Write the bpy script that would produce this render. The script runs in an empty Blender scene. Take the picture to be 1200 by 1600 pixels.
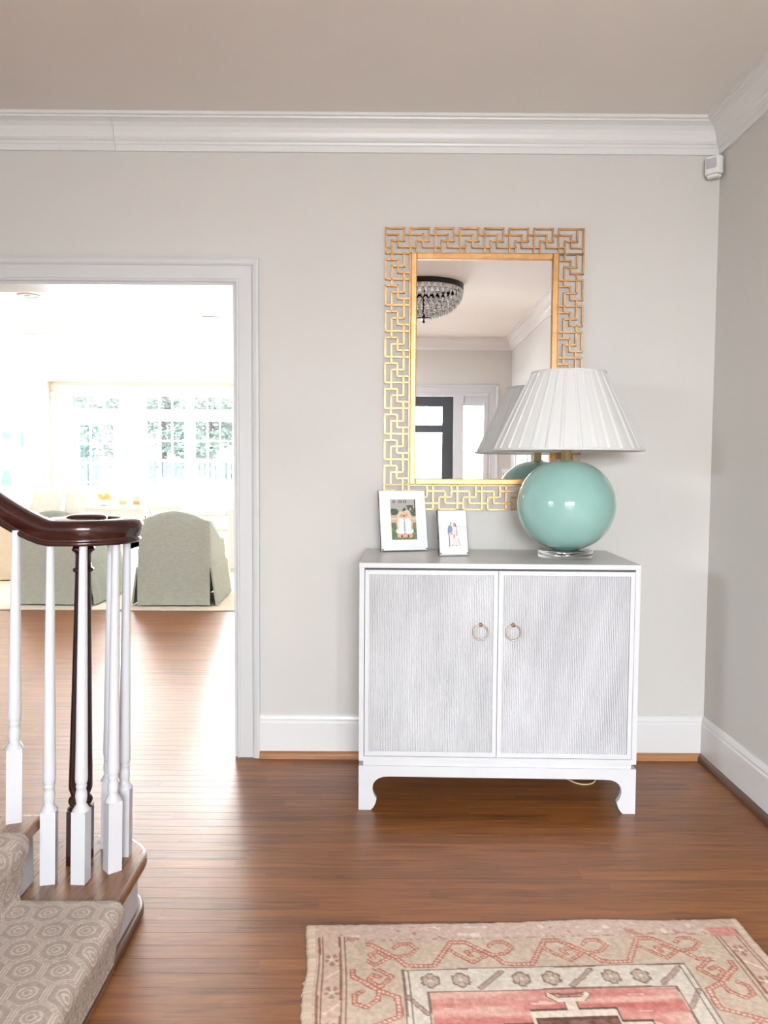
import bpy, math, random
import numpy as np
from mathutils import Vector, Matrix

random.seed(7); np.random.seed(7)
scene = bpy.context.scene
C = scene.collection
R = math.radians
PI = math.pi

# ------------------------------------------------------------------ camera
F_PX, PITCH, YAW, ROLL, CAM_H, CAM_D = 1250.0, 0.0585, 0.002535, 0.006166, 1.2527, 3.3738
fw = Vector((math.sin(YAW)*math.cos(PITCH), math.cos(YAW)*math.cos(PITCH), -math.sin(PITCH)))
rt = Vector((math.cos(YAW), -math.sin(YAW), 0)); up = rt.cross(fw)
rt2 = rt*math.cos(ROLL) + up*math.sin(ROLL); up2 = up*math.cos(ROLL) - rt*math.sin(ROLL)
cam_data = bpy.data.cameras.new('camera'); cam = bpy.data.objects.new('camera', cam_data); C.objects.link(cam)
M3 = Matrix((rt2, up2, -fw)).transposed()
cam.matrix_world = Matrix.Translation((0, -CAM_D, CAM_H)) @ M3.to_4x4()
cam_data.sensor_fit = 'HORIZONTAL'; cam_data.sensor_width = 36.0; cam_data.lens = 36.0*F_PX/1200.0
cam_data.clip_start = 0.02; cam_data.clip_end = 400
scene.camera = cam

# ------------------------------------------------------------------ world, lights, exposure
SKY = 6.0
world = bpy.data.worlds.new('overcast_sky'); scene.world = world; world.use_nodes = True
wn = world.node_tree; bg = wn.nodes['Background']
bg.inputs['Color'].default_value = (0.93, 0.97, 1.0, 1); bg.inputs['Strength'].default_value = SKY
vs = scene.view_settings
vs.view_transform = 'Standard'; vs.look = 'None'; vs.gamma = 1.0; vs.use_curve_mapping = False
vs.exposure = 0.0
scene.cycles.max_bounces = 9
def area_light(name, loc, rot, sx, sy, power=0.0, col=(1, 1, 1), portal=False):
    l = bpy.data.lights.new(name, 'AREA'); l.shape = 'RECTANGLE'; l.size = sx; l.size_y = sy; l.energy = power; l.color = col
    if portal: l.cycles.is_portal = True
    o = bpy.data.objects.new(name, l); C.objects.link(o); o.location = loc; o.rotation_euler = rot
    return o
# daylight on the porch coming in through the glazed front door and its sidelights
area_light('daylight_front_sky', (0.35, -6.25, 2.08), (R(73), 0, 0), 2.4, 1.3, 1420, (0.86, 0.93, 1.0))
area_light('daylight_front_ground', (0.28, -6.0, 0.35), (R(118), 0, 0), 1.9, 1.2, 22, (1.0, 0.94, 0.86))
# added daylight through an unseen side window, to brighten the right wall
area_light('added_side_daylight', (-4.0, -4.2, 2.35), (R(66), 0, R(-90)), 1.9, 1.3, 760, (0.82, 0.91, 1.0))
# daylight in the garden coming in through the living room windows
area_light('daylight_living_windows', (-2.8, 10.95, 1.45), (R(-90), 0, 0), 5.6, 2.1, 9000, (0.95, 0.98, 1.0))

# ------------------------------------------------------------------ materials
def s2l(c):
    return tuple((x/12.92 if x <= 0.04045 else ((x+0.055)/1.055)**2.4) for x in c)
def rgb(r, g, b): return s2l((r/255.0, g/255.0, b/255.0))
MATS = {}
def new_mat(name):
    m = bpy.data.materials.new(name); m.use_nodes = True; MATS[name] = m
    nt = m.node_tree; return m, nt, nt.nodes['Principled BSDF']
def mat(name, col, rough=0.5, metal=0.0, spec=0.5, var=0.04, scale=8.0, bump=0.0, bscale=60.0, stretch=(1, 1, 1), coat=0.0):
    m, nt, b = new_mat(name); N = nt.nodes; L = nt.links
    b.inputs['Roughness'].default_value = rough; b.inputs['Metallic'].default_value = metal
    b.inputs['Specular IOR Level'].default_value = spec; b.inputs['Coat Weight'].default_value = coat
    tc = N.new('ShaderNodeTexCoord'); mp = N.new('ShaderNodeMapping'); mp.inputs['Scale'].default_value = stretch
    L.new(tc.outputs['Object'], mp.inputs['Vector'])
    nz = N.new('ShaderNodeTexNoise'); nz.inputs['Scale'].default_value = scale; nz.inputs['Detail'].default_value = 4
    L.new(mp.outputs['Vector'], nz.inputs['Vector'])
    rp = N.new('ShaderNodeValToRGB')
    rp.color_ramp.elements[0].position = 0.3; rp.color_ramp.elements[1].position = 0.7
    rp.color_ramp.elements[0].color = tuple(c*(1-var) for c in col) + (1,)
    rp.color_ramp.elements[1].color = tuple(min(1, c*(1+var)) for c in col) + (1,)
    L.new(nz.outputs['Fac'], rp.inputs['Fac']); L.new(rp.outputs['Color'], b.inputs['Base Color'])
    if bump > 0:
        n2 = N.new('ShaderNodeTexNoise'); n2.inputs['Scale'].default_value = bscale; n2.inputs['Detail'].default_value = 3
        L.new(mp.outputs['Vector'], n2.inputs['Vector'])
        bp = N.new('ShaderNodeBump'); bp.inputs['Strength'].default_value = bump; bp.inputs['Distance'].default_value = 0.002
        L.new(n2.outputs['Fac'], bp.inputs['Height']); L.new(bp.outputs['Normal'], b.inputs['Normal'])
    return m
def wood_mat(name, dark, light, rough, axis=0, spec=0.5, attr=True, coat=0.0, gscale=1.0):
    """grain along `axis`; per-piece tone from the attribute 'tone'"""
    m, nt, b = new_mat(name); N = nt.nodes; L = nt.links
    b.inputs['Specular IOR Level'].default_value = spec; b.inputs['Coat Weight'].default_value = coat
    b.inputs['Coat Roughness'].default_value = 0.12 if axis != 0 or rough < .3 else 0.30
    geo = N.new('ShaderNodeNewGeometry'); at = N.new('ShaderNodeAttribute'); at.attribute_name = 'tone'
    off = N.new('ShaderNodeVectorMath'); off.operation = 'SCALE'; off.inputs['Scale'].default_value = 37.0
    L.new(at.outputs['Color'], off.inputs[0])
    add = N.new('ShaderNodeVectorMath'); add.operation = 'ADD'
    L.new(geo.outputs['Position'], add.inputs[0]); L.new(off.outputs['Vector'], add.inputs[1])
    mp = N.new('ShaderNodeMapping'); s = [14.0*gscale]*3; s[axis] = 1.1*gscale; mp.inputs['Scale'].default_value = s
    L.new(add.outputs['Vector'], mp.inputs['Vector'])
    n1 = N.new('ShaderNodeTexNoise'); n1.inputs['Scale'].default_value = 2.2; n1.inputs['Detail'].default_value = 6; n1.inputs['Distortion'].default_value = 1.4
    n2 = N.new('ShaderNodeTexNoise'); n2.inputs['Scale'].default_value = 11.0; n2.inputs['Detail'].default_value = 4; n2.inputs['Roughness'].default_value = 0.7
    L.new(mp.outputs['Vector'], n1.inputs['Vector']); L.new(mp.outputs['Vector'], n2.inputs['Vector'])
    mx = N.new('ShaderNodeMath'); mx.operation = 'MULTIPLY_ADD'; mx.inputs[1].default_value = 0.35; L.new(n2.outputs['Fac'], mx.inputs[0]); 
    m3 = N.new('ShaderNodeMath'); m3.operation = 'MULTIPLY'; m3.inputs[1].default_value = 0.65; L.new(n1.outputs['Fac'], m3.inputs[0]); L.new(m3.outputs[0], mx.inputs[2])
    sep = N.new('ShaderNodeSeparateColor'); L.new(at.outputs['Color'], sep.inputs['Color'])
    t2 = N.new('ShaderNodeMath'); t2.operation = 'MULTIPLY_ADD'; t2.inputs[1].default_value = 0.20 if attr else 0.0; t2.inputs[2].default_value = -0.10 if attr else 0.0
    L.new(sep.outputs['Red'], t2.inputs[0])
    a2 = N.new('ShaderNodeMath'); a2.operation = 'ADD'; L.new(mx.outputs[0], a2.inputs[0]); L.new(t2.outputs[0], a2.inputs[1])
    rp = N.new('ShaderNodeValToRGB'); rp.color_ramp.elements[0].position = 0.29; rp.color_ramp.elements[1].position = 0.71
    rp.color_ramp.elements[0].color = dark + (1,); rp.color_ramp.elements[1].color = light + (1,)
    L.new(a2.outputs[0], rp.inputs['Fac']); L.new(rp.outputs['Color'], b.inputs['Base Color'])
    rr = N.new('ShaderNodeMath'); rr.operation = 'MULTIPLY_ADD'; rr.inputs[1].default_value = 0.10; rr.inputs[2].default_value = rough-0.05
    L.new(n2.outputs['Fac'], rr.inputs[0]); L.new(rr.outputs[0], b.inputs['Roughness'])
    bp = N.new('ShaderNodeBump'); bp.inputs['Strength'].default_value = 0.03; bp.inputs['Distance'].default_value = 0.0004
    L.new(n2.outputs['Fac'], bp.inputs['Height']); L.new(bp.outputs['Normal'], b.inputs['Normal'])
    return m
def vcol_mat(name, rough=0.9, bump=0.0, bscale=300, spec=0.2, grain=0.0):
    m, nt, b = new_mat(name); N = nt.nodes; L = nt.links
    at = N.new('ShaderNodeAttribute'); at.attribute_name = 'paint'
    b.inputs['Roughness'].default_value = rough; b.inputs['Specular IOR Level'].default_value = spec
    geo = N.new('ShaderNodeNewGeometry')
    nz = N.new('ShaderNodeTexNoise'); nz.inputs['Scale'].default_value = bscale; nz.inputs['Detail'].default_value = 3
    L.new(geo.outputs['Position'], nz.inputs['Vector'])
    if grain > 0:
        mx = N.new('ShaderNodeMix'); mx.data_type = 'RGBA'; mx.blend_type = 'MULTIPLY'; mx.inputs['Factor'].default_value = 1.0
        mr = N.new('ShaderNodeMapRange'); mr.inputs['From Min'].default_value = 0.3; mr.inputs['From Max'].default_value = 0.7
        mr.inputs['To Min'].default_value = 1-grain; mr.inputs['To Max'].default_value = 1.0
        L.new(nz.outputs['Fac'], mr.inputs['Value'])
        cb = N.new('ShaderNodeCombineColor')
        for k in ('Red', 'Green', 'Blue'): L.new(mr.outputs['Result'], cb.inputs[k])
        L.new(at.outputs['Color'], mx.inputs['A']); L.new(cb.outputs['Color'], mx.inputs['B']); L.new(mx.outputs['Result'], b.inputs['Base Color'])
    else:
        L.new(at.outputs['Color'], b.inputs['Base Color'])
    if bump > 0:
        bp = N.new('ShaderNodeBump'); bp.inputs['Strength'].default_value = bump; bp.inputs['Distance'].default_value = 0.003
        L.new(nz.outputs['Fac'], bp.inputs['Height']); L.new(bp.outputs['Normal'], b.inputs['Normal'])
    return m
def pane_mat(name, tint=(1, 1, 1), refl=0.06):
    m, nt, b = new_mat(name); N = nt.nodes; L = nt.links; N.remove(b)
    t = N.new('ShaderNodeBsdfTransparent'); t.inputs['Color'].default_value = tint + (1,)
    g = N.new('ShaderNodeBsdfGlossy'); g.inputs['Roughness'].default_value = 0.02
    mx = N.new('ShaderNodeMixShader'); lw = N.new('ShaderNodeLayerWeight'); lw.inputs['Blend'].default_value = 0.25
    mm = N.new('ShaderNodeMath'); mm.operation = 'MULTIPLY_ADD'; mm.inputs[1].default_value = 0.5; mm.inputs[2].default_value = refl
    L.new(lw.outputs['Fresnel'], mm.inputs[0]); L.new(mm.outputs[0], mx.inputs['Fac'])
    L.new(t.outputs[0], mx.inputs[1]); L.new(g.outputs[0], mx.inputs[2]); L.new(mx.outputs[0], N['Material Output'].inputs['Surface'])
    return m
mat('wall_paint', (0.64, 0.613, 0.572), 0.75, spec=0.25, var=0.015, scale=2.0, bump=0.05, bscale=220)
mat('ceiling_paint', (0.80, 0.77, 0.72), 0.85, spec=0.2, var=0.012, scale=2.0)
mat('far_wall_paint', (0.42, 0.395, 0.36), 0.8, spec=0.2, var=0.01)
mat('trim_paint', (0.75, 0.74, 0.72), 0.32, var=0.012, scale=3.0)
mat('casing_paint', (0.63, 0.63, 0.62), 0.36, var=0.012, scale=3.0)
wood_mat('floor_wood', rgb(88, 48, 17), rgb(158, 96, 42), 0.39, 0, spec=0.7)
wood_mat('tread_wood', rgb(92, 58, 34), rgb(156, 108, 70), 0.28, 1, attr=False)
wood_mat('shoe_wood', rgb(130, 84, 52), rgb(190, 136, 92), 0.4, 0, attr=False)
wood_mat('dark_shoe_wood', rgb(62, 42, 32), rgb(116, 84, 64), 0.4, 1, attr=False)
wood_mat('mahogany', rgb(12, 5, 5), rgb(66, 20, 9), 0.18, 0, attr=False, coat=0.15, gscale=1.3)
mat('dark_mahogany', rgb(42, 13, 11), 0.2, var=0.3, scale=14, stretch=(1, 1, .15))
mat('white_paint', (0.57, 0.57, 0.585), 0.35, var=0.01)
mat('cabinet_paint', (0.62, 0.62, 0.625), 0.38, var=0.03, scale=5.0, bump=0.02)
mat('cabinet_paint_top_shade', (0.62, 0.60, 0.57), 0.30, var=0.02, scale=5.0)  # same paint as the body, with the top's greyer light put into the colour
mat('reed_paint', (0.69, 0.685, 0.69), 0.45, var=0.10, scale=5.0, stretch=(1, 1, .5))
mat('groove_dark', (0.16, 0.14, 0.14), 0.7)
mat('gold', rgb(194, 148, 100), 0.40, metal=0.9, var=0.16, scale=30, bump=0.03)
mat('brass', rgb(200, 180, 134), 0.33, metal=1.0, var=0.06)
mat('ring_metal', rgb(170, 150, 130), 0.3, metal=1.0, var=0.1)
mat('ceramic_sea_green', rgb(144, 184, 174), 0.10, var=0.08, scale=5.0, coat=0.5, bump=0.01, bscale=30)
mat('black_iron', (0.012, 0.011, 0.011), 0.35, metal=0.3)
mat('door_charcoal', (0.035, 0.038, 0.045), 0.4)
mat('plastic_white', (0.80, 0.80, 0.78), 0.45)
mat('plastic_grey', (0.48, 0.48, 0.50), 0.3)
mat('cable_cream', rgb(214, 190, 140), 0.5)
mat('paper_white', (0.86, 0.86, 0.87), 0.6)
mat('linen_sage', rgb(170, 175, 166), 0.95, spec=0.1, var=0.07, scale=26, bump=0.25, bscale=420, stretch=(1, 1, 2))
mat('linen_white', rgb(226, 224, 218), 0.95, spec=0.1, var=0.03, scale=12, bump=0.1)
mat('linen_cream', rgb(220, 204, 182), 0.95, spec=0.1, var=0.03, scale=12, bump=0.1)
mat('pillow_grey', rgb(190, 190, 186), 0.95, spec=0.1, var=0.05, scale=20)
mat('rug_pale', rgb(224, 216, 204), 0.95, spec=0.1, var=0.05, scale=40, bump=0.2, bscale=300)
mat('lawn_green', rgb(112, 130, 86), 0.95, spec=0.1, var=0.3, scale=0.9)
mat('paving', rgb(176, 172, 164), 0.9, spec=0.1, var=0.08, scale=1.2)
mat('fence_paint', rgb(100, 116, 124), 0.8, var=0.12, scale=5)
mat('bark', rgb(92, 80, 68), 0.9, var=0.2)
mat('leaf_green', rgb(138, 164, 158), 0.7, var=0.35, scale=1.6)
mat('flower_orange', rgb(236, 186, 124), 0.8, var=0.25, scale=30)
mat('lit_diffuser', (0.9, 0.9, 0.88), 0.6)
mat('trim_gap', (0.30, 0.28, 0.25), 0.8)
vcol_mat('rug_wool', 0.95, bump=0.5, bscale=420, spec=0.08, grain=0.22)
vcol_mat('runner_wool', 0.95, bump=0.55, bscale=520, spec=0.08, grain=0.20)
vcol_mat('print_ink', 0.35, spec=0.4)
vcol_mat('canvas_oil', 1.0, spec=0.0, bump=0.1, bscale=200)
pane_mat('window_glass')
def acrylic():
    m, nt, b = new_mat('acrylic'); b.inputs['Base Color'].default_value = (0.97, 0.98, 0.98, 1)
    b.inputs['Transmission Weight'].default_value = 1.0; b.inputs['Roughness'].default_value = 0.02; b.inputs['IOR'].default_value = 1.49
def crystal():
    m, nt, b = new_mat('crystal'); b.inputs['Base Color'].default_value = (0.96, 0.96, 0.96, 1)
    b.inputs['Transmission Weight'].default_value = 0.35; b.inputs['Roughness'].default_value = 0.05; b.inputs['IOR'].default_value = 1.8
def mirror_glass():
    m, nt, b = new_mat('mirror_glass'); b.inputs['Base Color'].default_value = (0.93, 0.94, 0.94, 1)
    b.inputs['Metallic'].default_value = 1.0; b.inputs['Roughness'].default_value = 0.0
def shade_cloth():
    m, nt, b = new_mat('shade_cloth'); N = nt.nodes; L = nt.links
    b.inputs['Base Color'].default_value = (0.86, 0.855, 0.835, 1); b.inputs['Roughness'].default_value = 0.8; b.inputs['Specular IOR Level'].default_value = 0.2
    t = N.new('ShaderNodeBsdfTranslucent'); t.inputs['Color'].default_value = (0.86, 0.85, 0.83, 1)
    mx = N.new('ShaderNodeMixShader'); mx.inputs['Fac'].default_value = 0.3
    L.new(b.outputs[0], mx.inputs[1]); L.new(t.outputs[0], mx.inputs[2]); L.new(mx.outputs[0], N['Material Output'].inputs['Surface'])
acrylic(); crystal(); mirror_glass(); shade_cloth()

# ------------------------------------------------------------------ mesh helpers
class MB:
    def __init__(s): s.v = []; s.f = []; s.smooth = []
    def add(s, vs_, fs_, smooth=False, T=None):
        b = len(s.v)
        s.v += [tuple(T @ Vector(p)) if T else tuple(p) for p in vs_]
        s.f += [tuple(i+b for i in f) for f in fs_]; s.smooth += [smooth]*len(fs_)
        return s
    def box(s, x0, x1, y0, y1, z0, z1, T=None):
        vs_ = [(x, y, z) for z in (z0, z1) for y in (y0, y1) for x in (x0, x1)]
        return s.add(vs_, [(0, 2, 3, 1), (4, 5, 7, 6), (0, 1, 5, 4), (2, 6, 7, 3), (0, 4, 6, 2), (1, 3, 7, 5)], T=T)
    def lathe(s, prof, n=32, T=None, smooth=True, cap=True):
        vs_ = []; fs_ = []
        for r, z in prof:
            for k in range(n):
                a = 2*PI*k/n; vs_.append((r*math.cos(a), r*math.sin(a), z))
        for i in range(len(prof)-1):
            for k in range(n):
                k2 = (k+1) % n; fs_.append((i*n+k, i*n+k2, (i+1)*n+k2, (i+1)*n+k))
        s.add(vs_, fs_, smooth, T)
        if cap:
            if prof[0][0] > 1e-6: s.add(vs_[:n], [tuple(reversed(range(n)))], False, T)
            if prof[-1][0] > 1e-6: s.add(vs_[-n:], [tuple(range(n))], False, T)
        return s
    def sweep(s, path, prof, upv=(0, 0, 1), closed_prof=True, caps=True, smooth=False, scales=None):
        """prof: list of (side, up) offsets; side = path direction x up"""
        P = [Vector(p) for p in path]; n = len(prof); vs_ = []; fs_ = []; U = Vector(upv)
        for i, p in enumerate(P):
            t = (P[min(i+1, len(P)-1)] - P[max(i-1, 0)]).normalized()
            sd = t.cross(U).normalized(); u = sd.cross(t).normalized(); k = scales[i] if scales else 1.0
            vs_ += [tuple(p + sd*(a*k) + u*(b*k)) for a, b in prof]
        m = n if closed_prof else n-1
        for i in range(len(P)-1):
            for k in range(m):
                k2 = (k+1) % n; fs_.append((i*n+k, (i+1)*n+k, (i+1)*n+k2, i*n+k2))
        s.add(vs_, fs_, smooth)
        if caps and closed_prof: s.add(vs_[:n], [tuple(range(n))]); s.add(vs_[-n:], [tuple(reversed(range(n)))])
        return s
    def tube(s, path, r, n=10, smooth=True, caps=True):
        prof = [(r*math.cos(2*PI*k/n), r*math.sin(2*PI*k/n)) for k in range(n)]
        d = Vector(path[-1]) - Vector(path[0])
        return s.sweep(path, prof, upv=(0, 0, 1) if abs(d.z) < 0.9*d.length or d.length == 0 else (0, 1, 0), caps=caps, smooth=smooth)
    def torus(s, Rm, r, n=40, m=10, T=None):
        vs_ = []; fs_ = []
        for i in range(n):
            a = 2*PI*i/n
            for j in range(m):
                b = 2*PI*j/m; q = Rm + r*math.cos(b); vs_.append((q*math.cos(a), q*math.sin(a), r*math.sin(b)))
        for i in range(n):
            for j in range(m):
                fs_.append((i*m+j, ((i+1) % n)*m+j, ((i+1) % n)*m+(j+1) % m, i*m+(j+1) % m))
        return s.add(vs_, fs_, True, T)
    def prism(s, poly, a0, a1, axis='z', T=None):
        n = len(poly)
        mk = {'z': lambda p, a: (p[0], p[1], a), 'y': lambda p, a: (p[0], a, p[1]), 'x': lambda p, a: (a, p[0], p[1])}[axis]
        vs_ = [mk(p, a0) for p in poly] + [mk(p, a1) for p in poly]
        fs_ = [tuple(range(n)), tuple(reversed(range(n, 2*n)))] + [(i, n+i, n+(i+1) % n, (i+1) % n) for i in range(n)]
        return s.add(vs_, fs_, False, T)
    def ball(s, c, rx, ry, rz, n=16, m=10):
        prof = [(max(math.sin(PI*i/m), 0.0), -math.cos(PI*i/m)) for i in range(m+1)]
        T = Matrix.Translation(c) @ Matrix.Diagonal((rx, ry, rz, 1))
        return s.lathe(prof, n, T, True, cap=False)
    def mesh(s, name):
        me = bpy.data.meshes.new(name); me.from_pydata(s.v, [], s.f); me.polygons.foreach_set('use_smooth', s.smooth)
        return me
    def build(s, name, m, parent=None, bevel=0.0, seg=2, fix=True):
        me = s.mesh(name)
        if fix:
            import bmesh
            bm = bmesh.new(); bm.from_mesh(me); bmesh.ops.recalc_face_normals(bm, faces=bm.faces); bm.to_mesh(me); bm.free()
        return link(name, me, m, parent, bevel, seg)
def link(name, me, m, parent=None, bevel=0.0, seg=2):
    o = bpy.data.objects.new(name, me); C.objects.link(o)
    if m: me.materials.append(MATS[m] if isinstance(m, str) else m)
    if parent: o.parent = parent
    if bevel:
        md = o.modifiers.new('bevel', 'BEVEL'); md.width = bevel; md.segments = seg; md.limit_method = 'ANGLE'; md.angle_limit = R(40)
    return o
def tag(o, label=None, cat=None, group=None, kind=None):
    if label: o['label'] = label
    if cat: o['category'] = cat
    if group: o['group'] = group
    if kind: o['kind'] = kind
    return o
def thing(name, label, cat, loc=(0, 0, 0), rz=0.0, group=None):
    o = bpy.data.objects.new(name, None); C.objects.link(o); o.location = loc; o.rotation_euler = (0, 0, rz); o.empty_display_size = 0.1
    return tag(o, label, cat, group)
def struct(name, mb, m, label, bevel=0.0):
    o = mb.build(name, m, None, bevel); return tag(o, label, None, None, 'structure')
def copy_tree(o, parent=None):
    c = o.copy(); C.objects.link(c); c.parent = parent
    for ch in list(o.children): copy_tree(ch, c)
    return c
def set_tone(me, cols):
    """cols: one rgb for the mesh, or a list of one rgb for each face"""
    a = me.attributes.new('tone', 'FLOAT_COLOR', 'FACE') if not isinstance(cols, tuple) else me.attributes.new('tone', 'FLOAT_COLOR', 'POINT')
    if isinstance(cols, tuple): a.data.foreach_set('color', np.tile(np.array(cols + (1.0,), dtype=np.float32), len(me.vertices)))
    else: a.data.foreach_set('color', np.array([c + (1.0,) for c in cols], dtype=np.float32).ravel())
def srgb_arr(A):
    A = np.clip(A, 0, 1); return np.where(A <= 0.04045, A/12.92, ((A+0.055)/1.055)**2.4)
def grid_mesh(name, P, cols, smooth=True):
    """P: (ny,nx,3) points, cols: (ny,nx,3) sRGB"""
    ny, nx = P.shape[:2]; me = bpy.data.meshes.new(name)
    idx = np.arange(ny*nx).reshape(ny, nx)
    q = np.stack([idx[:-1, :-1], idx[:-1, 1:], idx[1:, 1:], idx[1:, :-1]], -1).reshape(-1, 4)
    me.vertices.add(ny*nx); me.vertices.foreach_set('co', P.reshape(-1).astype(np.float32))
    me.loops.add(q.size); me.loops.foreach_set('vertex_index', q.reshape(-1).astype(np.int32))
    me.polygons.add(len(q)); me.polygons.foreach_set('loop_start', (np.arange(len(q))*4).astype(np.int32))
    me.polygons.foreach_set('use_smooth', np.full(len(q), smooth))
    me.update(calc_edges=True)
    a = me.attributes.new('paint', 'FLOAT_COLOR', 'POINT')
    lin = srgb_arr(cols).reshape(-1, 3); a.data.foreach_set('color', np.concatenate([lin, np.ones((len(lin), 1))], 1).astype(np.float32).ravel())
    return me
def vnoise(x, y, seed=0):
    """smooth value noise, numpy"""
    rs = np.random.RandomState(seed); G = rs.rand(64, 64)
    xi = np.floor(x).astype(int); yi = np.floor(y).astype(int); fx = x-xi; fy = y-yi
    fx = fx*fx*(3-2*fx); fy = fy*fy*(3-2*fy)
    g = lambda a, b: G[a % 64, b % 64]
    return (g(xi, yi)*(1-fx)+g(xi+1, yi)*fx)*(1-fy) + (g(xi, yi+1)*(1-fx)+g(xi+1, yi+1)*fx)*fy

# ------------------------------------------------------------------ room shell
CEIL = 2.66; XR = 1.386; XL = -3.3; YF = -5.46; WT = 0.15
OPL, OPR, OPH = -2.35, -0.613, 2.005          # cased opening in the back wall
FXL, FXR, FY = -5.75, 2.2, 10.58              # living room beyond

mb = MB()
mb.box(OPR, FXR+WT, 0, WT, 0, CEIL).box(FXL-WT, OPL, 0, WT, 0, CEIL).box(OPL, OPR, 0, WT, OPH, CEIL)
struct('wall_back', mb, 'wall_paint', 'warm grey painted foyer wall behind the cabinet, with the cased opening')
struct('wall_right', MB().box(XR, XR+WT, YF-WT, 0, 0, CEIL), 'wall_paint', 'shaded warm grey foyer wall along the right of the cabinet')
SW0, SW1, SWZ0, SWZ1 = -4.95, -3.45, 0.75, 2.05
struct('wall_left', MB().box(XL-WT, XL, YF-WT, SW0, 0, CEIL).box(XL-WT, XL, SW1, 0, 0, CEIL).box(XL-WT, XL, SW0, SW1, 0, SWZ0).box(XL-WT, XL, SW0, SW1, SWZ1, CEIL), 'wall_paint', 'warm grey foyer wall at the top of the stairs')
# front wall with openings for the door and sidelights
DZ, SZ0, SZ1 = 2.035, 0.30, 1.935
DX0, DX1 = -0.195, 0.757
SLR = (0.866, 1.085); SLL = (-0.525, -0.306)
mb = MB()
mb.box(XL-WT, SLL[0]-0.045, YF-WT, YF, 0, CEIL).box(SLR[1]+0.045, XR+WT, YF-WT, YF, 0, CEIL)
mb.box(SLL[0]-0.045, SLR[1]+0.045, YF-WT, YF, DZ+0.03, CEIL)
struct('wall_front', mb, 'wall_paint', 'warm grey entrance wall around the front door, seen in the mirror')
struct('ceiling', MB().box(FXL-WT, FXR+WT, YF-WT, FY+WT, CEIL, CEIL+0.15), 'ceiling_paint', 'plain pale ceiling over foyer and living room')
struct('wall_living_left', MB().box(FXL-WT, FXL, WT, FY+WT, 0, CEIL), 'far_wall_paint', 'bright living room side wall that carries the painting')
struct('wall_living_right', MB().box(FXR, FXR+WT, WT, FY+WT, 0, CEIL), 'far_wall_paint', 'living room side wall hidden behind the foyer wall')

# floor: sub floor slab, single planks near the camera, the rest joined
PW = 0.057
floor = struct('floor', MB().box(FXL-WT, FXR+WT, YF-WT, FY+WT, -0.12, -0.012), 'dark_shoe_wood', 'glossy brown strip oak floor running through both rooms')
def plank_geo(mb, x0, x1, y0, y1, t0=0.0, t1=0.0, cup=0.00025):
    g = 0.00012; ys = [y0+g, y0+0.0009, (y0+y1)/2, y1-0.0009, y1-g]; zs = [-0.0005, -0.0002, -0.0002-cup, -0.0002, -0.0005]
    n = len(ys); vs_ = []
    for x in (x0+g*0.6, x1-g*0.6):
        for k, (y, z) in enumerate(zip(ys, zs)): vs_.append((x, y, z + t0 + (t1-t0)*k/(n-1)))
        vs_ += [(x, ys[-1], -0.014), (x, ys[0], -0.014)]
    m = n+2
    fs_ = [(k, k+1, m+k+1, m+k) for k in range(n-1)] + [(n-1, n, m+n, m+n-1), (n+1, 0, m, m+n+1)] + [tuple(range(m)), tuple(reversed(range(m, 2*m)))]
    mb.add(vs_, fs_)
    return len(fs_)
rest = MB(); rest_cols = []
prs = random.Random(11)
row = 0; y = YF
NEAR_Y = (-2.05, 0.0); NEAR_X = (-1.55, XR)
while y < FY:
    y1 = min(y+PW, FY)
    near = NEAR_Y[0] <= y and y1 <= NEAR_Y[1]+0.02
    x = (FXL if y > WT else XL); xe = (FXR if y > WT else XR)
    if 0 < y < WT: x, xe = OPL, OPR
    x -= prs.uniform(0, 0.8)
    while x < xe:
        ln = prs.choice([0.55, 0.8, 1.05, 1.3, 1.6]) + prs.uniform(-0.1, 0.1); x2 = x+ln
        a, b = max(x, FXL if y > WT else (OPL if 0 < y < WT else XL)), min(x2, xe)
        if b-a > 0.04:
            tone = (min(max(prs.gauss(0.5, 0.22), 0), 1), prs.random(), prs.random())
            t0, t1 = prs.uniform(-0.00004, 0.00004), prs.uniform(-0.00004, 0.00004)
            if near and b > NEAR_X[0]:
                p = MB(); plank_geo(p, a, b, y, y1, t0, t1, prs.uniform(0.00001, 0.00006)); o = p.build('plank', 'floor_wood', floor, fix=True); set_tone(o.data, tone)
            else:
                k = plank_geo(rest, a, b, y, y1, t0, t1, prs.uniform(0.00001, 0.00005)); rest_cols += [tone]*k
        x = x2
    y = y1; row += 1
o = rest.build('plank_field', 'floor_wood', floor, fix=True); set_tone(o.data, rest_cols); o['kind'] = 'stuff'

# crown moulding, one run for each wall, mitred
CROWN = [(0, -.127), (.011, -.127), (.013, -.104), (.018, -.100), (.020, -.093), (.027, -.088), (.033, -.080), (.033, -.074), (.036, -.060), (.044, -.043), (.057, -.029), (.072, -.022), (.080, -.020), (.082, -.014), (.092, -.012), (.092, 0), (0, 0)]
def moulding(prof, p0, p1, nrm, z, m0=1, m1=1):
    """prof (d,z) swept from p0 to p1 along a wall with inward normal nrm; m0/m1: 1 inside mitre, -1 outside, 0 square"""
    P0, P1, Nv = Vector(p0), Vector(p1), Vector(nrm); t = (P1-P0).normalized(); n = len(prof); vs_ = []
    for P, s in ((P0, m0), (P1, -m1)):
        for d, h in prof:
            q = P + Nv*d + t*(d*s); vs_.append((q.x, q.y, z+h))
    fs_ = [(k, (k+1) % n, n+(k+1) % n, n+k) for k in range(n)] + [tuple(range(n)), tuple(reversed(range(n, 2*n)))]
    return MB().add(vs_, fs_)
cx = -1.10
crown_back = struct('trim_crown_back', moulding(CROWN, (XR, 0), (cx, 0), (0, -1), CEIL, 1, 0), 'trim_paint', 'white crown moulding along the top of the cabinet wall')
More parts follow.
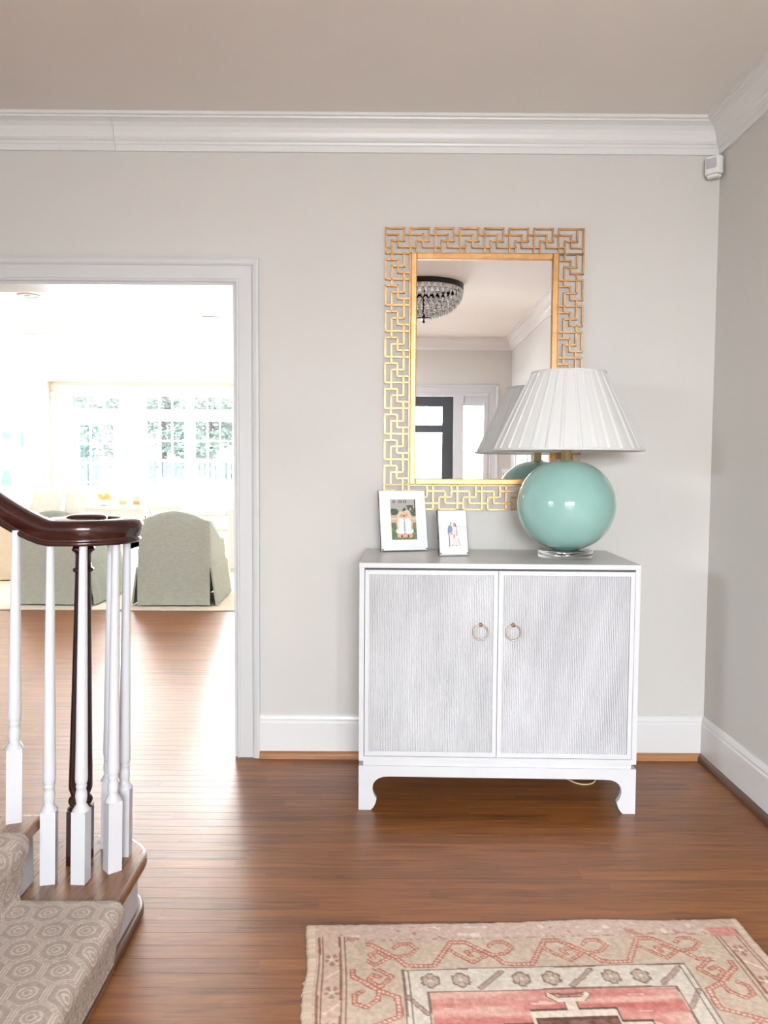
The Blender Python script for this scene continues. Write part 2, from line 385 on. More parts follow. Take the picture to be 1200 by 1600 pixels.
o = moulding(CROWN, (cx-0.0012, 0), (XL, 0), (0, -1), CEIL+0.0006, 0, 1).build('crown_length', 'trim_paint', crown_back)
struct('trim_crown_right', moulding(CROWN, (XR, 0), (XR, YF), (-1, 0), CEIL), 'trim_paint', 'white crown moulding along the top of the right wall')
struct('trim_crown_front', moulding(CROWN, (XL, YF), (XR, YF), (0, 1), CEIL), 'trim_paint', 'white crown moulding above the front door, in the mirror')
struct('trim_crown_left', moulding(CROWN, (XL, 0), (XL, YF), (1, 0), CEIL), 'trim_paint', 'white crown moulding over the stair side wall')

# baseboards with shoe moulding
BASE = [(0, 0), (.016, 0), (.016, .152), (.014, .157), (.012, .160), (.013, .168), (.010, .178), (.005, .186), (0, .187)]
SHOE = [(0, 0), (.034, 0), (.033, .012), (.028, .022), (.020, .028), (.016, .029), (0, .029)]
CW = 0.097
bb = struct('baseboard_back', moulding(BASE, (XR, 0), (OPR+CW, 0), (0, -1), 0, 1, 0), 'trim_paint', 'tall white baseboard on the cabinet wall beside the opening')
moulding(SHOE, (XR, 0), (OPR+CW, 0), (0, -1), 0.0005, 1, 0).build('shoe_molding', 'shoe_wood', bb)
bb = struct('baseboard_right', moulding(BASE, (XR, 0), (XR, -4.05), (-1, 0), 0, 1, 0), 'trim_paint', 'tall white baseboard along the right wall')
moulding(SHOE, (XR, 0), (XR, -4.05), (-1, 0), 0.0005, 1, 0).build('shoe_molding', 'dark_shoe_wood', bb)
bb = struct('baseboard_front', moulding(BASE, (SLR[1]+0.17, YF), (XR, YF), (0, 1), 0, 0, 1), 'trim_paint', 'white baseboard beside the front door')
bb = struct('baseboard_left', moulding(BASE, (XL, 0), (XL, -1.3), (1, 0), 0, 1, 0), 'trim_paint', 'white baseboard beyond the stairs')

# casing of the opening: mitred profile
CAS = [(0, 0), (0, .011), (.004, .015), (.011, .015), (.015, .011), (.066, .013), (.070, .019), (.076, .023), (.088, .026), (.097, .023), (.097, 0)]
def casing(x0, x1, z1, y, sy, z0=0.0):
    """three mitred boards around an opening x0..x1, 0..z1 on a wall at y, proud towards sy"""
    out = []
    n = len(CAS)
    def run(pts):                                       # pts: list of (base point, outward dir) pairs
        vs_ = []
        for (px, pz), (ox, oz) in pts:
            for w, d in CAS: vs_.append((px+ox*w, y+sy*d, pz+oz*w))
        fs_ = [(k, (k+1) % n, n+(k+1) % n, n+k) for k in range(n)] + [tuple(range(n)), tuple(reversed(range(n, 2*n)))]
        return MB().add(vs_, fs_)
    out.append(run([((x1, z0), (1, 0)), ((x1, z1), (1, 1))]))
    out.append(run([((x0, z1), (-1, 1)), ((x1, z1), (1, 1))]))
    out.append(run([((x0, z0), (-1, 0)), ((x0, z1), (-1, 1))]))
    return out
def casing_things(name, x0, x1, z1, y, sy, m, label, z0=0.0):
    root = thing(name, label, None); root['kind'] = 'structure'
    for mbq, nm in zip(casing(x0, x1, z1, y, sy, z0), ('side_casing', 'head_casing', 'side_casing')): mbq.build(nm, m, root)
    return root
cs = casing_things('trim_opening', OPL, OPR, OPH, 0, -1, 'casing_paint', 'white moulded casing around the wide opening to the living room')
for mbq, nm in zip(casing(OPL, OPR, OPH, WT, 1), ('side_casing', 'head_casing', 'side_casing')): mbq.build(nm, 'casing_paint', cs)
MB().box(OPR-0.012, OPR, -0.004, WT+0.004, 0, OPH-.0).build('jamb_board', 'casing_paint', cs)
MB().box(OPL, OPR-0.012, -0.004, WT+0.004, OPH-0.012, OPH).build('jamb_board', 'casing_paint', cs)
MB().box(OPL, OPL+0.012, -0.004, WT+0.004, 0, OPH-0.012).build('jamb_board', 'casing_paint', cs)

# ------------------------------------------------------------------ front entrance (seen in the mirror)
yd = YF - 0.075
frame = thing('door_entrance_frame', 'white frame around front door and sidelights, in the mirror', None, (0, 0, 0)); frame['kind'] = 'structure'
mb = MB()
MB().box(DX1+0.002, SLR[0], YF-WT, YF+0.012, 0, DZ+0.03).build('mullion_post', 'white_paint', frame, 0.004)
MB().box(SLL[1], DX0-0.002, YF-WT, YF+0.012, 0, DZ+0.03).build('mullion_post', 'white_paint', frame, 0.004)
MB().box(SLL[0]-0.045, SLR[1]+0.045, YF-WT, YF+0.010, DZ+0.003, DZ+0.045).build('head_jamb', 'white_paint', frame, 0.004)
MB().box(SLR[1], SLR[1]+0.045, YF-WT, YF+0.011, 0, DZ).build('side_jamb', 'white_paint', frame, 0.003)
MB().box(SLL[0]-0.045, SLL[0], YF-WT, YF+0.011, 0, DZ).build('side_jamb', 'white_paint', frame, 0.003)
for mbq, nm in zip(casing(SLL[0]-0.03, SLR[1]+0.065, DZ+0.03, YF, 1), ('side_casing', 'head_casing', 'side_casing')): mbq.build(nm, 'white_paint', frame)
for i, (a, b) in enumerate((SLR, SLL)):
    MB().box(a, b, yd-0.02, yd+0.03, 0, SZ0).build('sidelight_panel', 'white_paint', frame, 0.003)
    MB().box(a, b, yd-0.02, yd+0.03, SZ1, DZ+0.003).build('sidelight_panel', 'white_paint', frame, 0.003)
    for k in range(1, 4):
        zz = SZ0 + (SZ1-SZ0)*k/4
        MB().box(a, b, yd-0.004, yd+0.016, zz-0.007, zz+0.007).build('muntin', 'white_paint', frame)
    MB().box(a, b, yd+0.004, yd+0.008, SZ0, SZ1).build('glass_pane', 'window_glass', frame)
door = thing('door_front', 'charcoal glazed front door reflected in the mirror', None, (0, 0, 0)); door['kind'] = 'structure'
st = 0.12
MB().box(DX0, DX0+st, yd-.022, yd+.022, 0.01, DZ).build('stile', 'door_charcoal', door, .003)
MB().box(DX1-st, DX1, yd-.022, yd+.022, 0.01, DZ).build('stile', 'door_charcoal', door, .003)
for a, b in ((.01, .30), (1.64, 1.725), (1.925, DZ)):
    MB().box(DX0+st, DX1-st, yd-.022, yd+.022, a, b).build('rail', 'door_charcoal', door, .003)
for a, b in ((.30, 1.64), (1.725, 1.925)):
    MB().box(DX0+st, DX1-st, yd-.003, yd+.003, a, b).build('glass_pane', 'window_glass', door)
kn = MB().lathe([(.0, 0), (.024, 0), (.024, .006), (.010, .010), (.010, .030), (.022, .040), (.027, .052), (.020, .066), (0, .070)], 20, Matrix.Translation((DX0+.06, yd+.022, 0.95)) @ Matrix.Rotation(R(-90), 4, 'X')).build('door_knob', 'brass', door)
# closet door on the right wall, behind the camera
cd = thing('door_closet', 'white panelled closet door on the right wall, in the mirror', None); cd['kind'] = 'structure'
cy0, cy1 = -5.02, -4.22
MB().box(XR-.012, XR, cy0, cy1, 0.01, 2.0).build('door_leaf', 'white_paint', cd, .003)
for za, zb in ((.2, .9), (1.05, 1.85)): MB().box(XR-.018, XR-.012, cy0+.12, cy1-.12, za, zb).build('raised_panel', 'white_paint', cd, .008)
for a, b, c, d in ((cy0-.095, cy0, 0, 2.1), (cy1, cy1+.095, 0, 2.1), (cy0, cy1, 2.0, 2.1)): MB().box(XR-.022, XR, a, b, c, d).build('casing_board', 'white_paint', cd, .005)
for zz in (.3, 1.05, 1.8): MB().box(XR-.024, XR-.012, cy0-.006, cy0+.006, zz-.05, zz+.05).build('hinge', 'black_iron', cd)
# switch plate
sw = thing('light_switch', 'white double light switch plate beside the front door, in the mirror', 'light switch', (1.325, YF, 1.19))
MB().box(-.035, .045, 0.0005, .006, -.058, .058).build('plate', 'plastic_white', sw, .002)
for dx in (-.018, .027): MB().box(dx-.006, dx+.006, .005, .014, -.014, .014).build('toggle', 'plastic_grey', sw, .002)

# side window added to light the right wall, unseen beyond the stairs
sw_root = thing('window_side_added', 'white double sash window added unseen for light, in the foyer wall beyond the stairs', None); sw_root['kind'] = 'structure'
for a, b, c, d in ((SW0-.09, SW0, SWZ0-.05, SWZ1+.09), (SW1, SW1+.09, SWZ0-.05, SWZ1+.09), (SW0, SW1, SWZ1, SWZ1+.09), (SW0-.1, SW1+.1, SWZ0-.05, SWZ0)):
    MB().box(XL, XL+.02, a, b, c, d).build('casing_board', 'trim_paint', sw_root, .003)
ys_ = (SW0, SW0+.05, (SW0+SW1)/2-.03, (SW0+SW1)/2+.03, SW1-.05, SW1)
for a, b in ((ys_[0], ys_[1]), (ys_[2], ys_[3]), (ys_[4], ys_[5])): MB().box(XL-.10, XL-.05, a, b, SWZ0, SWZ1).build('stile', 'trim_paint', sw_root)
for a, b in ((ys_[1], ys_[2]), (ys_[3], ys_[4])):
    for c, d in ((SWZ0, SWZ0+.06), ((SWZ0+SWZ1)/2-.02, (SWZ0+SWZ1)/2+.02), (SWZ1-.05, SWZ1)): MB().box(XL-.10, XL-.05, a, b, c, d).build('rail', 'trim_paint', sw_root)
    MB().box(XL-.078, XL-.072, a, b, SWZ0+.06, SWZ1-.05).build('pane', 'window_glass', sw_root)

# ------------------------------------------------------------------ living room window wall
def far_z(a): return a
wall = MB()
wins = [('door', -5.46, -4.52), ('win', -4.17, -3.385), ('win', -3.335, -2.55), ('win', -2.15, -1.365), ('win', -1.315, -0.53)]  # last two windows unseen behind the foyer wall, added for light
openings = [(-5.46, -4.52, 0.0, 2.09), (-5.46, -4.52, 2.15, 2.47)]
for _, a, b in wins[1:]: openings += [(a, b, 0.55, 2.06), (a, b, 2.15, 2.47)]
xs = sorted(set([FXL-WT, FXR+WT] + [q for o_ in openings for q in o_[:2]]))
for a, b in zip(xs[:-1], xs[1:]):
    zz = sorted([(c, d) for (p, q, c, d) in openings if p <= a+1e-6 and q >= b-1e-6]); z0 = 0.0
    for c, d in zz:
        if c > z0+1e-6: wall.box(a, b, FY, FY+WT, z0, c)
        z0 = d
    wall.box(a, b, FY, FY+WT, z0, CEIL)
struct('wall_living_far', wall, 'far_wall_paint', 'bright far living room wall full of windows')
trimw = thing('trim_living_windows', 'white boards framing the living room windows and glass door', None); trimw['kind'] = 'structure'
for a, b in ((-5.58, -5.46), (-4.52, -4.17), (-3.385, -3.335), (-2.55, -2.15), (-1.365, -1.315), (-.53, -.41)):
    MB().box(a, b, FY-.02, FY-.0005, 0.0, 2.50).build('upright_board', 'trim_paint', trimw, .003)
MB().box(-5.60, -.39, FY-.026, FY-.0005, 2.47, 2.595).build('head_board', 'trim_paint', trimw, .003)
for k, (_, a, b) in enumerate(wins):
    MB().box(a, b, FY-.02, FY-.0005, 2.06 if k else 2.09, 2.15).build('transom_bar', 'trim_paint', trimw, .003)
    if k: MB().box(a, b, FY-.05, FY-.0005, .50, .55).build('window_sill', 'trim_paint', trimw, .004)
def glazed(name, label, a, b, z0, z1, st, cols, rows, door=False):
    root = thing(name, label, None); root['kind'] = 'structure'; ym = FY+.06; fr = 'trim_paint'
    bot = 0.24 if door else st
    MB().box(a, a+st, ym-.02, ym+.02, z0, z1).build('stile', fr, root); MB().box(b-st, b, ym-.02, ym+.02, z0, z1).build('stile', fr, root)
    MB().box(a+st, b-st, ym-.02, ym+.02, z0, z0+bot).build('rail', fr, root); MB().box(a+st, b-st, ym-.02, ym+.02, z1-st*.9, z1).build('rail', fr, root)
    g0, g1, h0, h1 = a+st, b-st, z0+bot, z1-st*.9
    for i in range(1, cols): x = g0+(g1-g0)*i/cols; MB().box(x-.012, x+.012, ym-.012, ym+.012, h0, h1).build('muntin', fr, root)
    for j in range(1, rows):
        z = h0+(h1-h0)*j/rows; w = .022 if (not door and rows == 4 and j == 2) else .012
        MB().box(g0, g1, ym-.013, ym+.013, z-w, z+w).build('muntin', fr, root)
    me = None
    for i in range(cols):
        for j in range(rows):
            xa, xb = g0+(g1-g0)*i/cols, g0+(g1-g0)*(i+1)/cols; za, zb = h0+(h1-h0)*j/rows, h0+(h1-h0)*(j+1)/rows
            if me is None: me = MB().box(-(xb-xa)/2, (xb-xa)/2, -.002, .002, -(zb-za)/2, (zb-za)/2).mesh('pane')
            p = bpy.data.objects.new('pane', me); C.objects.link(p); p.parent = root; p.location = ((xa+xb)/2, ym, (za+zb)/2)
            if not me.materials: me.materials.append(MATS['window_glass'])
    return root
fd = glazed('door_garden', 'white glazed garden door in the far living room wall', -5.455, -4.525, 0.01, 2.085, .165, 3, 5, True)
for zz in (.35, 1.02, 1.80): MB().box(-5.472, -5.448, FY-.024, FY-.002, zz-.07, zz+.07).build('hinge', 'ring_metal', fd)
glazed('window_1', 'white transom window above the garden door', -5.455, -4.525, 2.15, 2.47, .05, 3, 1)
lab = ['window right of the garden door, behind the left armchair', 'living room window nearest the white casing of the opening', 'living room window hidden behind the cabinet wall', 'last living room window hidden behind the cabinet wall']
for k, (_, a, b) in enumerate(wins[1:]):
    glazed('window_%d' % (2*k+2), 'white divided ' + lab[k], a, b, .55, 2.06, .065, 3, 4)
    glazed('window_%d' % (2*k+3), 'white transom above the ' + lab[k], a, b, 2.15, 2.47, .05, 3, 1)

# ------------------------------------------------------------------ garden outside
struct('ground', MB().box(-40, 40, FY+WT, 60, -0.5, -0.25).box(-40, 40, -40, YF-WT, -0.3, -0.12), 'paving', 'pale ground outside the house')
fen = thing('garden_fence', 'blue grey board fence in the garden outside the windows', 'fence', (0, 0, 0))
fme = MB().box(-.066, .066, -.012, .012, -.25, 1.42).mesh('fence_board'); fme.materials.append(MATS['fence_paint'])
for k in range(95):
    o = bpy.data.objects.new('fence_board', fme); C.objects.link(o); o.parent = fen; o.location = (-16 + k*.165, 21.6, random.uniform(-.01, .02))
for zz in (.15, 1.1): MB().box(-16.2, -.2, 21.62, 21.66, zz, zz+.09).build('fence_rail', 'fence_paint', fen)
def tree(x, y, h, w, seed, label):
    root = thing('garden_tree', label, 'tree', (x, y, -.25), 0, 'trees outside the living room windows'); rs = random.Random(seed)
    MB().lathe([(.16, 0), (.11, h*.3), (.06, h*.7), (.01, h*.92)], 10).build('trunk', 'bark', root)
    mbq = MB(); cl = [(rs.uniform(-w, w)*.6, rs.uniform(-w, w)*.6, h*rs.uniform(.16, .95), rs.uniform(.35, .7)*w*.6) for _ in range(26)]
    for k in range(7000):
        cxx, cyy, cz, cr = rs.choice(cl); d = Vector((rs.gauss(0, 1), rs.gauss(0, 1), rs.gauss(0, 1))).normalized()*cr*rs.uniform(.3, 1)
        s_ = rs.uniform(.07, .14); T = Matrix.Translation(Vector((cxx, cyy, cz))+d) @ Matrix.Rotation(rs.uniform(0, 6), 4, 'Z') @ Matrix.Rotation(rs.uniform(0, 6), 4, 'X')
        mbq.add([(-s_, 0, 0), (0, -s_*.5, 0), (s_, 0, 0), (0, s_*.5, 0)], [(0, 1, 2, 3)], False, T)
    o = mbq.build('foliage', 'leaf_green', root, fix=False); o['kind'] = 'stuff'
tree(-10.2, 24.6, 5.2, 1.75, 1, 'leafy tree seen through the garden door')
tree(-9.2, 30.5, 7.0, 2.3, 2, 'leafy tree seen through the window right of the garden door')
tree(-6.0, 24.6, 4.8, 1.75, 3, 'dense leafy tree seen through the window nearest the casing')
tree(-1.4, 26, 5.5, 2.2, 4, 'leafy tree hidden behind the cabinet wall')

# ------------------------------------------------------------------ cabinet
cab = thing('cabinet', 'white two-door cabinet with reeded doors and scrolled bracket feet', 'cabinet', (0.427, -0.292, 0), R(-1.45))
W2, D2, CH = 0.5, 0.25, 0.904
MB().box(-W2, W2, -D2, D2, .886, CH).build('top', 'cabinet_paint_top_shade', cab, .0015)
# white edge band on the front and sides of the top, without its painted-in shade
MB().box(-W2-.0005, W2+.0005, -D2-.0012, -D2-.0002, .8865, .9030).build('top_edge_band', 'cabinet_paint', cab)
body = MB().box(-W2, -W2+.018, -D2, D2-.004, .182, .886).box(W2-.018, W2, -D2, D2-.004, .182, .886)
body.box(-W2+.018, W2-.018, -D2, D2-.004, .182, .199).box(-W2+.018, W2-.018, D2-.016, D2-.004, .199, .886)
body.build('body', 'cabinet_paint', cab)
MB().box(-W2+.018, W2-.018, -D2+.030, -D2+.034, .199, .886).build('shadow_panel', 'groove_dark', cab)
MB().box(-W2+.016, W2-.016, -D2+.006, D2-.02, .164, .182).build('recessed_plinth', 'cabinet_paint', cab)
FOOT = [(.045, 0), (.054, .010), (.062, .026), (.066, .042), (.058, .054), (.052, .068), (.0505, .082), (.053, .097), (.061, .109), (.073, .118), (.090, .1235), (.112, .125)]
def apron(half, top=.164):
    l = [(-half, 0)] + [(-half+a, z) for a, z in FOOT] + [(half-a, z) for a, z in reversed(FOOT)] + [(half, 0), (half, top), (-half, top)]
    return l
base = MB().prism(apron(W2), -D2, -D2+.022, 'y').prism(apron(D2-.022), -W2, -W2+.022, 'x').prism(apron(D2-.022), W2-.022, W2, 'x')
base.box(-W2, W2, D2-.022, D2, .012, .164)  # unseen back board, brought down near the floor to darken the space beneath
base.build('bracket_base', 'cabinet_paint', cab)
for sx in (-1, 1):
    for sy in (-1, 1):
        cx_, cy_ = sx*(W2-.028), sy*(D2-.024)
        MB().box(cx_-.012, cx_+.012, cy_-.010, cy_+.010, -.0, .001).build('foot_pad', 'plastic_grey', cab)
def cab_door(x0, x1, knob_x):
    d = thing('door', None, None); d.parent = cab
    z0, z1, sw_ = .2015, .8785, .0155; yf = -D2-.001
    fr = MB().box(x0, x0+sw_, yf, yf+.02, z0, z1).box(x1-sw_, x1, yf, yf+.02, z0, z1).box(x0+sw_, x1-sw_, yf, yf+.02, z0, z0+sw_*1.1).box(x0+sw_, x1-sw_, yf, yf+.02, z1-sw_, z1)
    fr.build('door_frame', 'cabinet_paint', d)
    # reeded panel: a row of half round reeds
    a, b = x0+sw_, x1-sw_; n = 73; p = (b-a)/n; vs_ = []; K = 8
    for i in range(n):
        for k in range(K):                                    # round reed
            t = k/(K-1); vs_.append((a+(i+.80*t)*p, yf+.0062-.0036*math.sin(PI*t)**.6))
        for t, dy in ((.81, .0110), (.99, .0110)): vs_.append((a+(i+t)*p, yf+dy))   # groove
    vs_.append((b, yf+.0062)); m = len(vs_)
    V = [(x, y_, z0+sw_*1.1) for x, y_ in vs_] + [(x, y_, z1-sw_) for x, y_ in vs_]
    Fq = [(i, i+1, m+i+1, m+i) for i in range(m-1)]
    MB().add(V, Fq, False).build('reeded_panel', 'reed_paint', d, fix=False)
    zc = .660
    T = Matrix.Translation((knob_x, yf-.004, zc+.025))
    h = MB().lathe([(0, 0), (.0075, 0), (.0075, .003), (.004, .005), (.004, .010), (.0065, .013), (.0055, .018), (0, .019)], 16, Matrix.Translation((knob_x, yf+.006, zc+.025)) @ Matrix.Rotation(R(90), 4, 'X')).build('knob', 'ring_metal', d)
    MB().torus(.0265, .0026, 40, 10, Matrix.Translation((knob_x, yf-.008, zc-.002)) @ Matrix.Rotation(R(84), 4, 'X')).build('ring_pull', 'ring_metal', d)
    return d
cab_door(-.4795, -.0045, -.066); cab_door(-.0025, .4805, .051)

# ------------------------------------------------------------------ fretwork mirror
MW, MH = 0.822, 1.165
mir = thing('wall_mirror', 'gold rectangular mirror with open Greek key fretwork border', 'mirror', (0.417, -0.022, 1.066))
mir.rotation_euler = (R(-0.14), 0, R(-0.10))
cw = MW/32.0; chh = (MH-8*cw)/36.0; BT = .0068
def fret_bar(mb, x0, z0, x1, z1):
    h = BT/2
    mb.box(min(x0, x1)-h, max(x0, x1)+h, -.0045, .0045, min(z0, z1)-h, max(z0, z1)+h)
def motif(segs, T):
    mb = MB()
    for (u0, v0, u1, v1) in segs:
        p, q = T(u0, v0), T(u1, v1); fret_bar(mb, p[0], p[1], q[0], q[1])
    return mb
xl = -MW/2+BT/2; ztop = MH-BT/2; cwx = (MW-BT)/32.0; cz4 = cwx; chz = (MH-BT-8*cwx)/36.0
TOPU = [(0, 0, 3, 0), (3, 0, 3, 2), (1, 2, 3, 2), (1, 2, 1, 4), (0, 0, 0, 4), (-1, 1, 2, 1), (2, 1, 2, 3), (2, 3, 5, 3), (0, 4, 4, 4)]
FIRST = [(0, 0, 3, 0), (3, 0, 3, 2), (1, 2, 3, 2), (1, 2, 1, 4), (0, 0, 0, 4), (0, 1, 2, 1), (2, 1, 2, 3), (2, 3, 5, 3), (0, 4, 4, 4), (0, 3, 1, 3)]
LAST = [(0, 0, 4, 0), (3, 0, 3, 2), (1, 2, 3, 2), (1, 2, 1, 4), (0, 0, 0, 4), (-1, 1, 2, 1), (2, 1, 2, 3), (2, 3, 4, 3), (0, 4, 4, 4), (4, 0, 4, 4)]
SIDE = [(0, 0, 2, 0), (2, 0, 2, 2), (2, 2, 4, 2), (3, -1, 3, 1), (1, 1, 3, 1), (1, 1, 1, 3), (0, 0, 0, 3), (0, 3, 4, 3), (1, -1, 1, 0), (3, 2, 3, 3), (4, -1, 4, 3)]
for k in range(8):
    segs = FIRST if k == 0 else (LAST if k == 7 else TOPU)
    motif(segs, lambda u, v: (xl+(4*k+u)*cwx, ztop-v*cz4)).build('fret_motif', 'gold', mir)
    motif(segs, lambda u, v: (-(xl+(4*k+u)*cwx), MH-(ztop-v*cz4))).build('fret_motif', 'gold', mir)
zs0 = ztop-4*cz4
for k in range(9):
    motif(SIDE, lambda u, v: (xl+u*cwx, zs0-(1+4*k+v)*chz)).build('fret_motif', 'gold', mir)
    motif(SIDE, lambda u, v: (-(xl+u*cwx), MH-(zs0-(1+4*k+v)*chz))).build('fret_motif', 'gold', mir)
ix = MW/2-4*cwx-BT+.001; iz0 = 4*cz4+BT-.001; iz1 = MH-iz0; fwid = .024
def rim(mb, x, z0, z1, w, y0, y1):
    mb.box(-x, -x+w, y0, y1, z0, z1).box(x-w, x, y0, y1, z0, z1).box(-x+w, x-w, y0, y1, z0, z0+w).box(-x+w, x-w, y0, y1, z1-w, z1); return mb
rim(MB(), ix, iz0, iz1, fwid, -.020, .012).build('inner_frame', 'gold', mir, .003)
MB().box(-ix+fwid, ix-fwid, -.004, -.002, iz0+fwid, iz1-fwid).build('mirror_glass', 'mirror_glass', mir)
MB().box(-ix+.004, ix-.004, .002, .008, iz0+.004, iz1-.004).build('backing_board', 'groove_dark', mir)

# ------------------------------------------------------------------ table lamp
LX, LY, LZ = 0.704, -0.318, 0.9042
lamp = thing('table_lamp', 'table lamp with round sea-green ceramic body and white pleated shade', 'lamp', (LX, LY, LZ))
MB().lathe([(0, 0), (.1005, 0), (.1035, .003), (.1035, .026), (.1005, .029), (0, .029)], 64).build('acrylic_base', 'acrylic', lamp)
prof = []
gz, grx, grz = .029+.1715, .1855, .1725
for i in range(41):
    t = PI*(i/40.0); r_ = grx*math.sin(t)**.92 if 0 < i < 40 else 0; z_ = gz - grz*math.cos(t)
    prof.append((r_, z_))
prof = [p for p in prof if p[1] > .0296]; prof = [(0, .0296), (.05, .0296)] + [p for p in prof if p[0] > .05 or p[1] > gz]
MB().lathe(prof, 72).build('ceramic_body', 'ceramic_sea_green', lamp)
zt = gz+grz
MB().lathe([(0, zt-.006), (.026, zt-.006), (.026, zt+.001), (.0175, zt+.004), (.0175, zt+.062), (.012, zt+.066), (.012, zt+.10), (.017, zt+.104), (.017, zt+.16), (0, zt+.16)], 28).build('brass_neck', 'brass', lamp)
MB().ball((0, 0, zt+.20), .028, .028, .042).build('bulb', 'lit_diffuser', lamp)
# shade
sh0, sh1, r0, r1 = 1.311-LZ, 1.607-LZ, .276, .136
NP = 30; vs_ = []; ring = []
prs = random.Random(3)
for i in range(NP):                                   # knife pleats: flat face then a tucked raised fold
    w = 2*PI/NP; a0 = i*w + prs.uniform(-.1, .1)*w
    for t, d in ((0.0, 0.0), (.12, .0055), (.26, .0062), (.33, .0005), (.66, .0008)): ring.append((a0+t*w, d))
ring.sort(); n = len(ring); L_ = 7
for j in range(L_):
    t = j/(L_-1)
    for a, d in ring:
        r_ = r0+(r1-r0)*t + d*(1-.45*t) + .0015*math.sin(PI*t); vs_.append((r_*math.cos(a), r_*math.sin(a), sh0+(sh1-sh0)*t))
fs_ = [(j*n+k, j*n+(k+1) % n, (j+1)*n+(k+1) % n, (j+1)*n+k) for j in range(L_-1) for k in range(n)]
sh = MB().add(vs_, fs_, False).build('shade', 'shade_cloth', lamp, fix=False)
MB().lathe([(r0-.004, sh0-.001), (r0+.0085, sh0-.001), (r0+.008, sh0+.007), (r0-.005, sh0+.007), (r0-.004, sh0-.001)], 90, cap=False).build('bottom_binding', 'shade_cloth', sh)
MB().lathe([(r1-.004, sh1-.006), (r1+.006, sh1-.006), (r1+.005, sh1+.001), (r1-.004, sh1+.001), (r1-.004, sh1-.006)], 70, cap=False).build('top_binding', 'shade_cloth', sh)
sp = MB()
for k in range(3):
    a = 2*PI*k/3+.4; sp.tube([(0, 0, zt+.15), (r1*.5*math.cos(a), r1*.5*math.sin(a), zt+.15), ((r1-.003)*math.cos(a), (r1-.003)*math.sin(a), sh1-.004)], .0018, 6)
sp.build('shade_spider', 'brass', lamp)
# cord drops behind the cabinet and shows in a loop under its apron
def bez(p, n=14):
    P = [Vector(q) for q in p]; out = []
    for i in range(len(P)-1):
        p0, p1, p2, p3 = P[max(i-1, 0)], P[i], P[i+1], P[min(i+2, len(P)-1)]
        for k in range(n):
            t = k/n; out.append(0.5*((2*p1) + (p2-p0)*t + (2*p0-5*p1+4*p2-p3)*t*t + (3*p1-p0-3*p2+p3)*t**3))
    return [tuple(q) for q in out] + [tuple(P[-1])]
cordw = [(.704, -.205, .909), (.704, -.10, .908), (.715, -.034, .905), (.72, -.022, .80), (.72, -.022, .30), (.715, -.025, .02), (.725, -.13, .0045), (.748, -.245, .0045), (.785, -.293, .0045), (.828, -.292, .0045), (.858, -.245, .0045), (.87, -.13, .0045), (.88, -.06, .0045)]
cordp = [(x-LX, y_-LY, z-LZ) for x, y_, z in cordw]
MB().tube(bez(cordp), .0032, 8).build('cord', 'cable_cream', lamp)

# ------------------------------------------------------------------ photo frames
def disc(U, V, cx_, cy_, rx, ry, rot=0.0):
    c, s_ = math.cos(rot), math.sin(rot); a = (U-cx_)*c+(V-cy_)*s_; b = -(U-cx_)*s_+(V-cy_)*c
    return (a/rx)**2+(b/ry)**2 < 1
def put(A, mask, col): A[mask] = np.array(col)/255.0
def girls_print(nx=90, ny=140):
    V, U = np.meshgrid(np.linspace(0, 1, ny), np.linspace(0, 1, nx), indexing='ij')     # v up
    A = np.zeros((ny, nx, 3)); A[:] = np.array((176, 172, 166))/255
    nz_ = vnoise(U*14, V*20, 5)
    put(A, V < .62, (206, 178, 150)); put(A, V < .42, (104, 122, 84)); put(A, (V < .42) & (nz_ > .6), (132, 146, 104))
    put(A, (V > .5) & (V < .545), (220, 200, 176))
    for cx_, cy_, rx, ry in ((.12, .69, .20, .085), (.62, .71, .16, .08), (.78, .76, .26, .10), (.92, .70, .16, .12)):
        put(A, disc(U, V, cx_, cy_, rx, ry) & (nz_ > .3), (88, 98, 84))
    for x in (.12, .18, .35, .43, .55, .62):
        put(A, (abs(U-x) < .022) & (V > .91) & (V < .985), (112, 106, 100))
    put(A, (U > .965) & (V > .68), (60, 50, 44))
    for s_, x, h in ((1, .40, 0), (-1, .66, .03)):
        hair, skin, dress = (222, 200, 170), (222, 170, 146), (232, 234, 240)
        put(A, disc(U, V, x, .62+h, .125, .085), hair); put(A, disc(U, V, x-.05*s_, .55+h, .10, .09), hair)
        put(A, disc(U, V, x+.03*s_, .595+h, .068, .052), skin)
        put(A, disc(U, V, x+.055*s_, .600+h, .010, .006) | disc(U, V, x+.01*s_, .600+h, .010, .006), (90, 60, 50))
        put(A, disc(U, V, x+.035*s_, .572+h, .022, .006), (176, 96, 92))
        put(A, disc(U, V, x, .36, .155, .175), dress)
        put(A, disc(U, V, x-.03*s_, .22, .19, .085), dress)
        put(A, disc(U, V, x-.165*s_, .36, .032, .13, .25*s_), skin)
        put(A, disc(U, V, x-.10*s_, .10, .085, .05), skin); put(A, disc(U, V, x+.09*s_, .10, .08, .05), skin)
        put(A, disc(U, V, x, .085, .03, .03), (92, 74, 58))
    put(A, (abs(U-.53) < .02) & (V > .2) & (V < .46), (120, 124, 138))
    put(A, disc(U, V, .53, .595, .03, .03), (168, 70, 70))
    return A
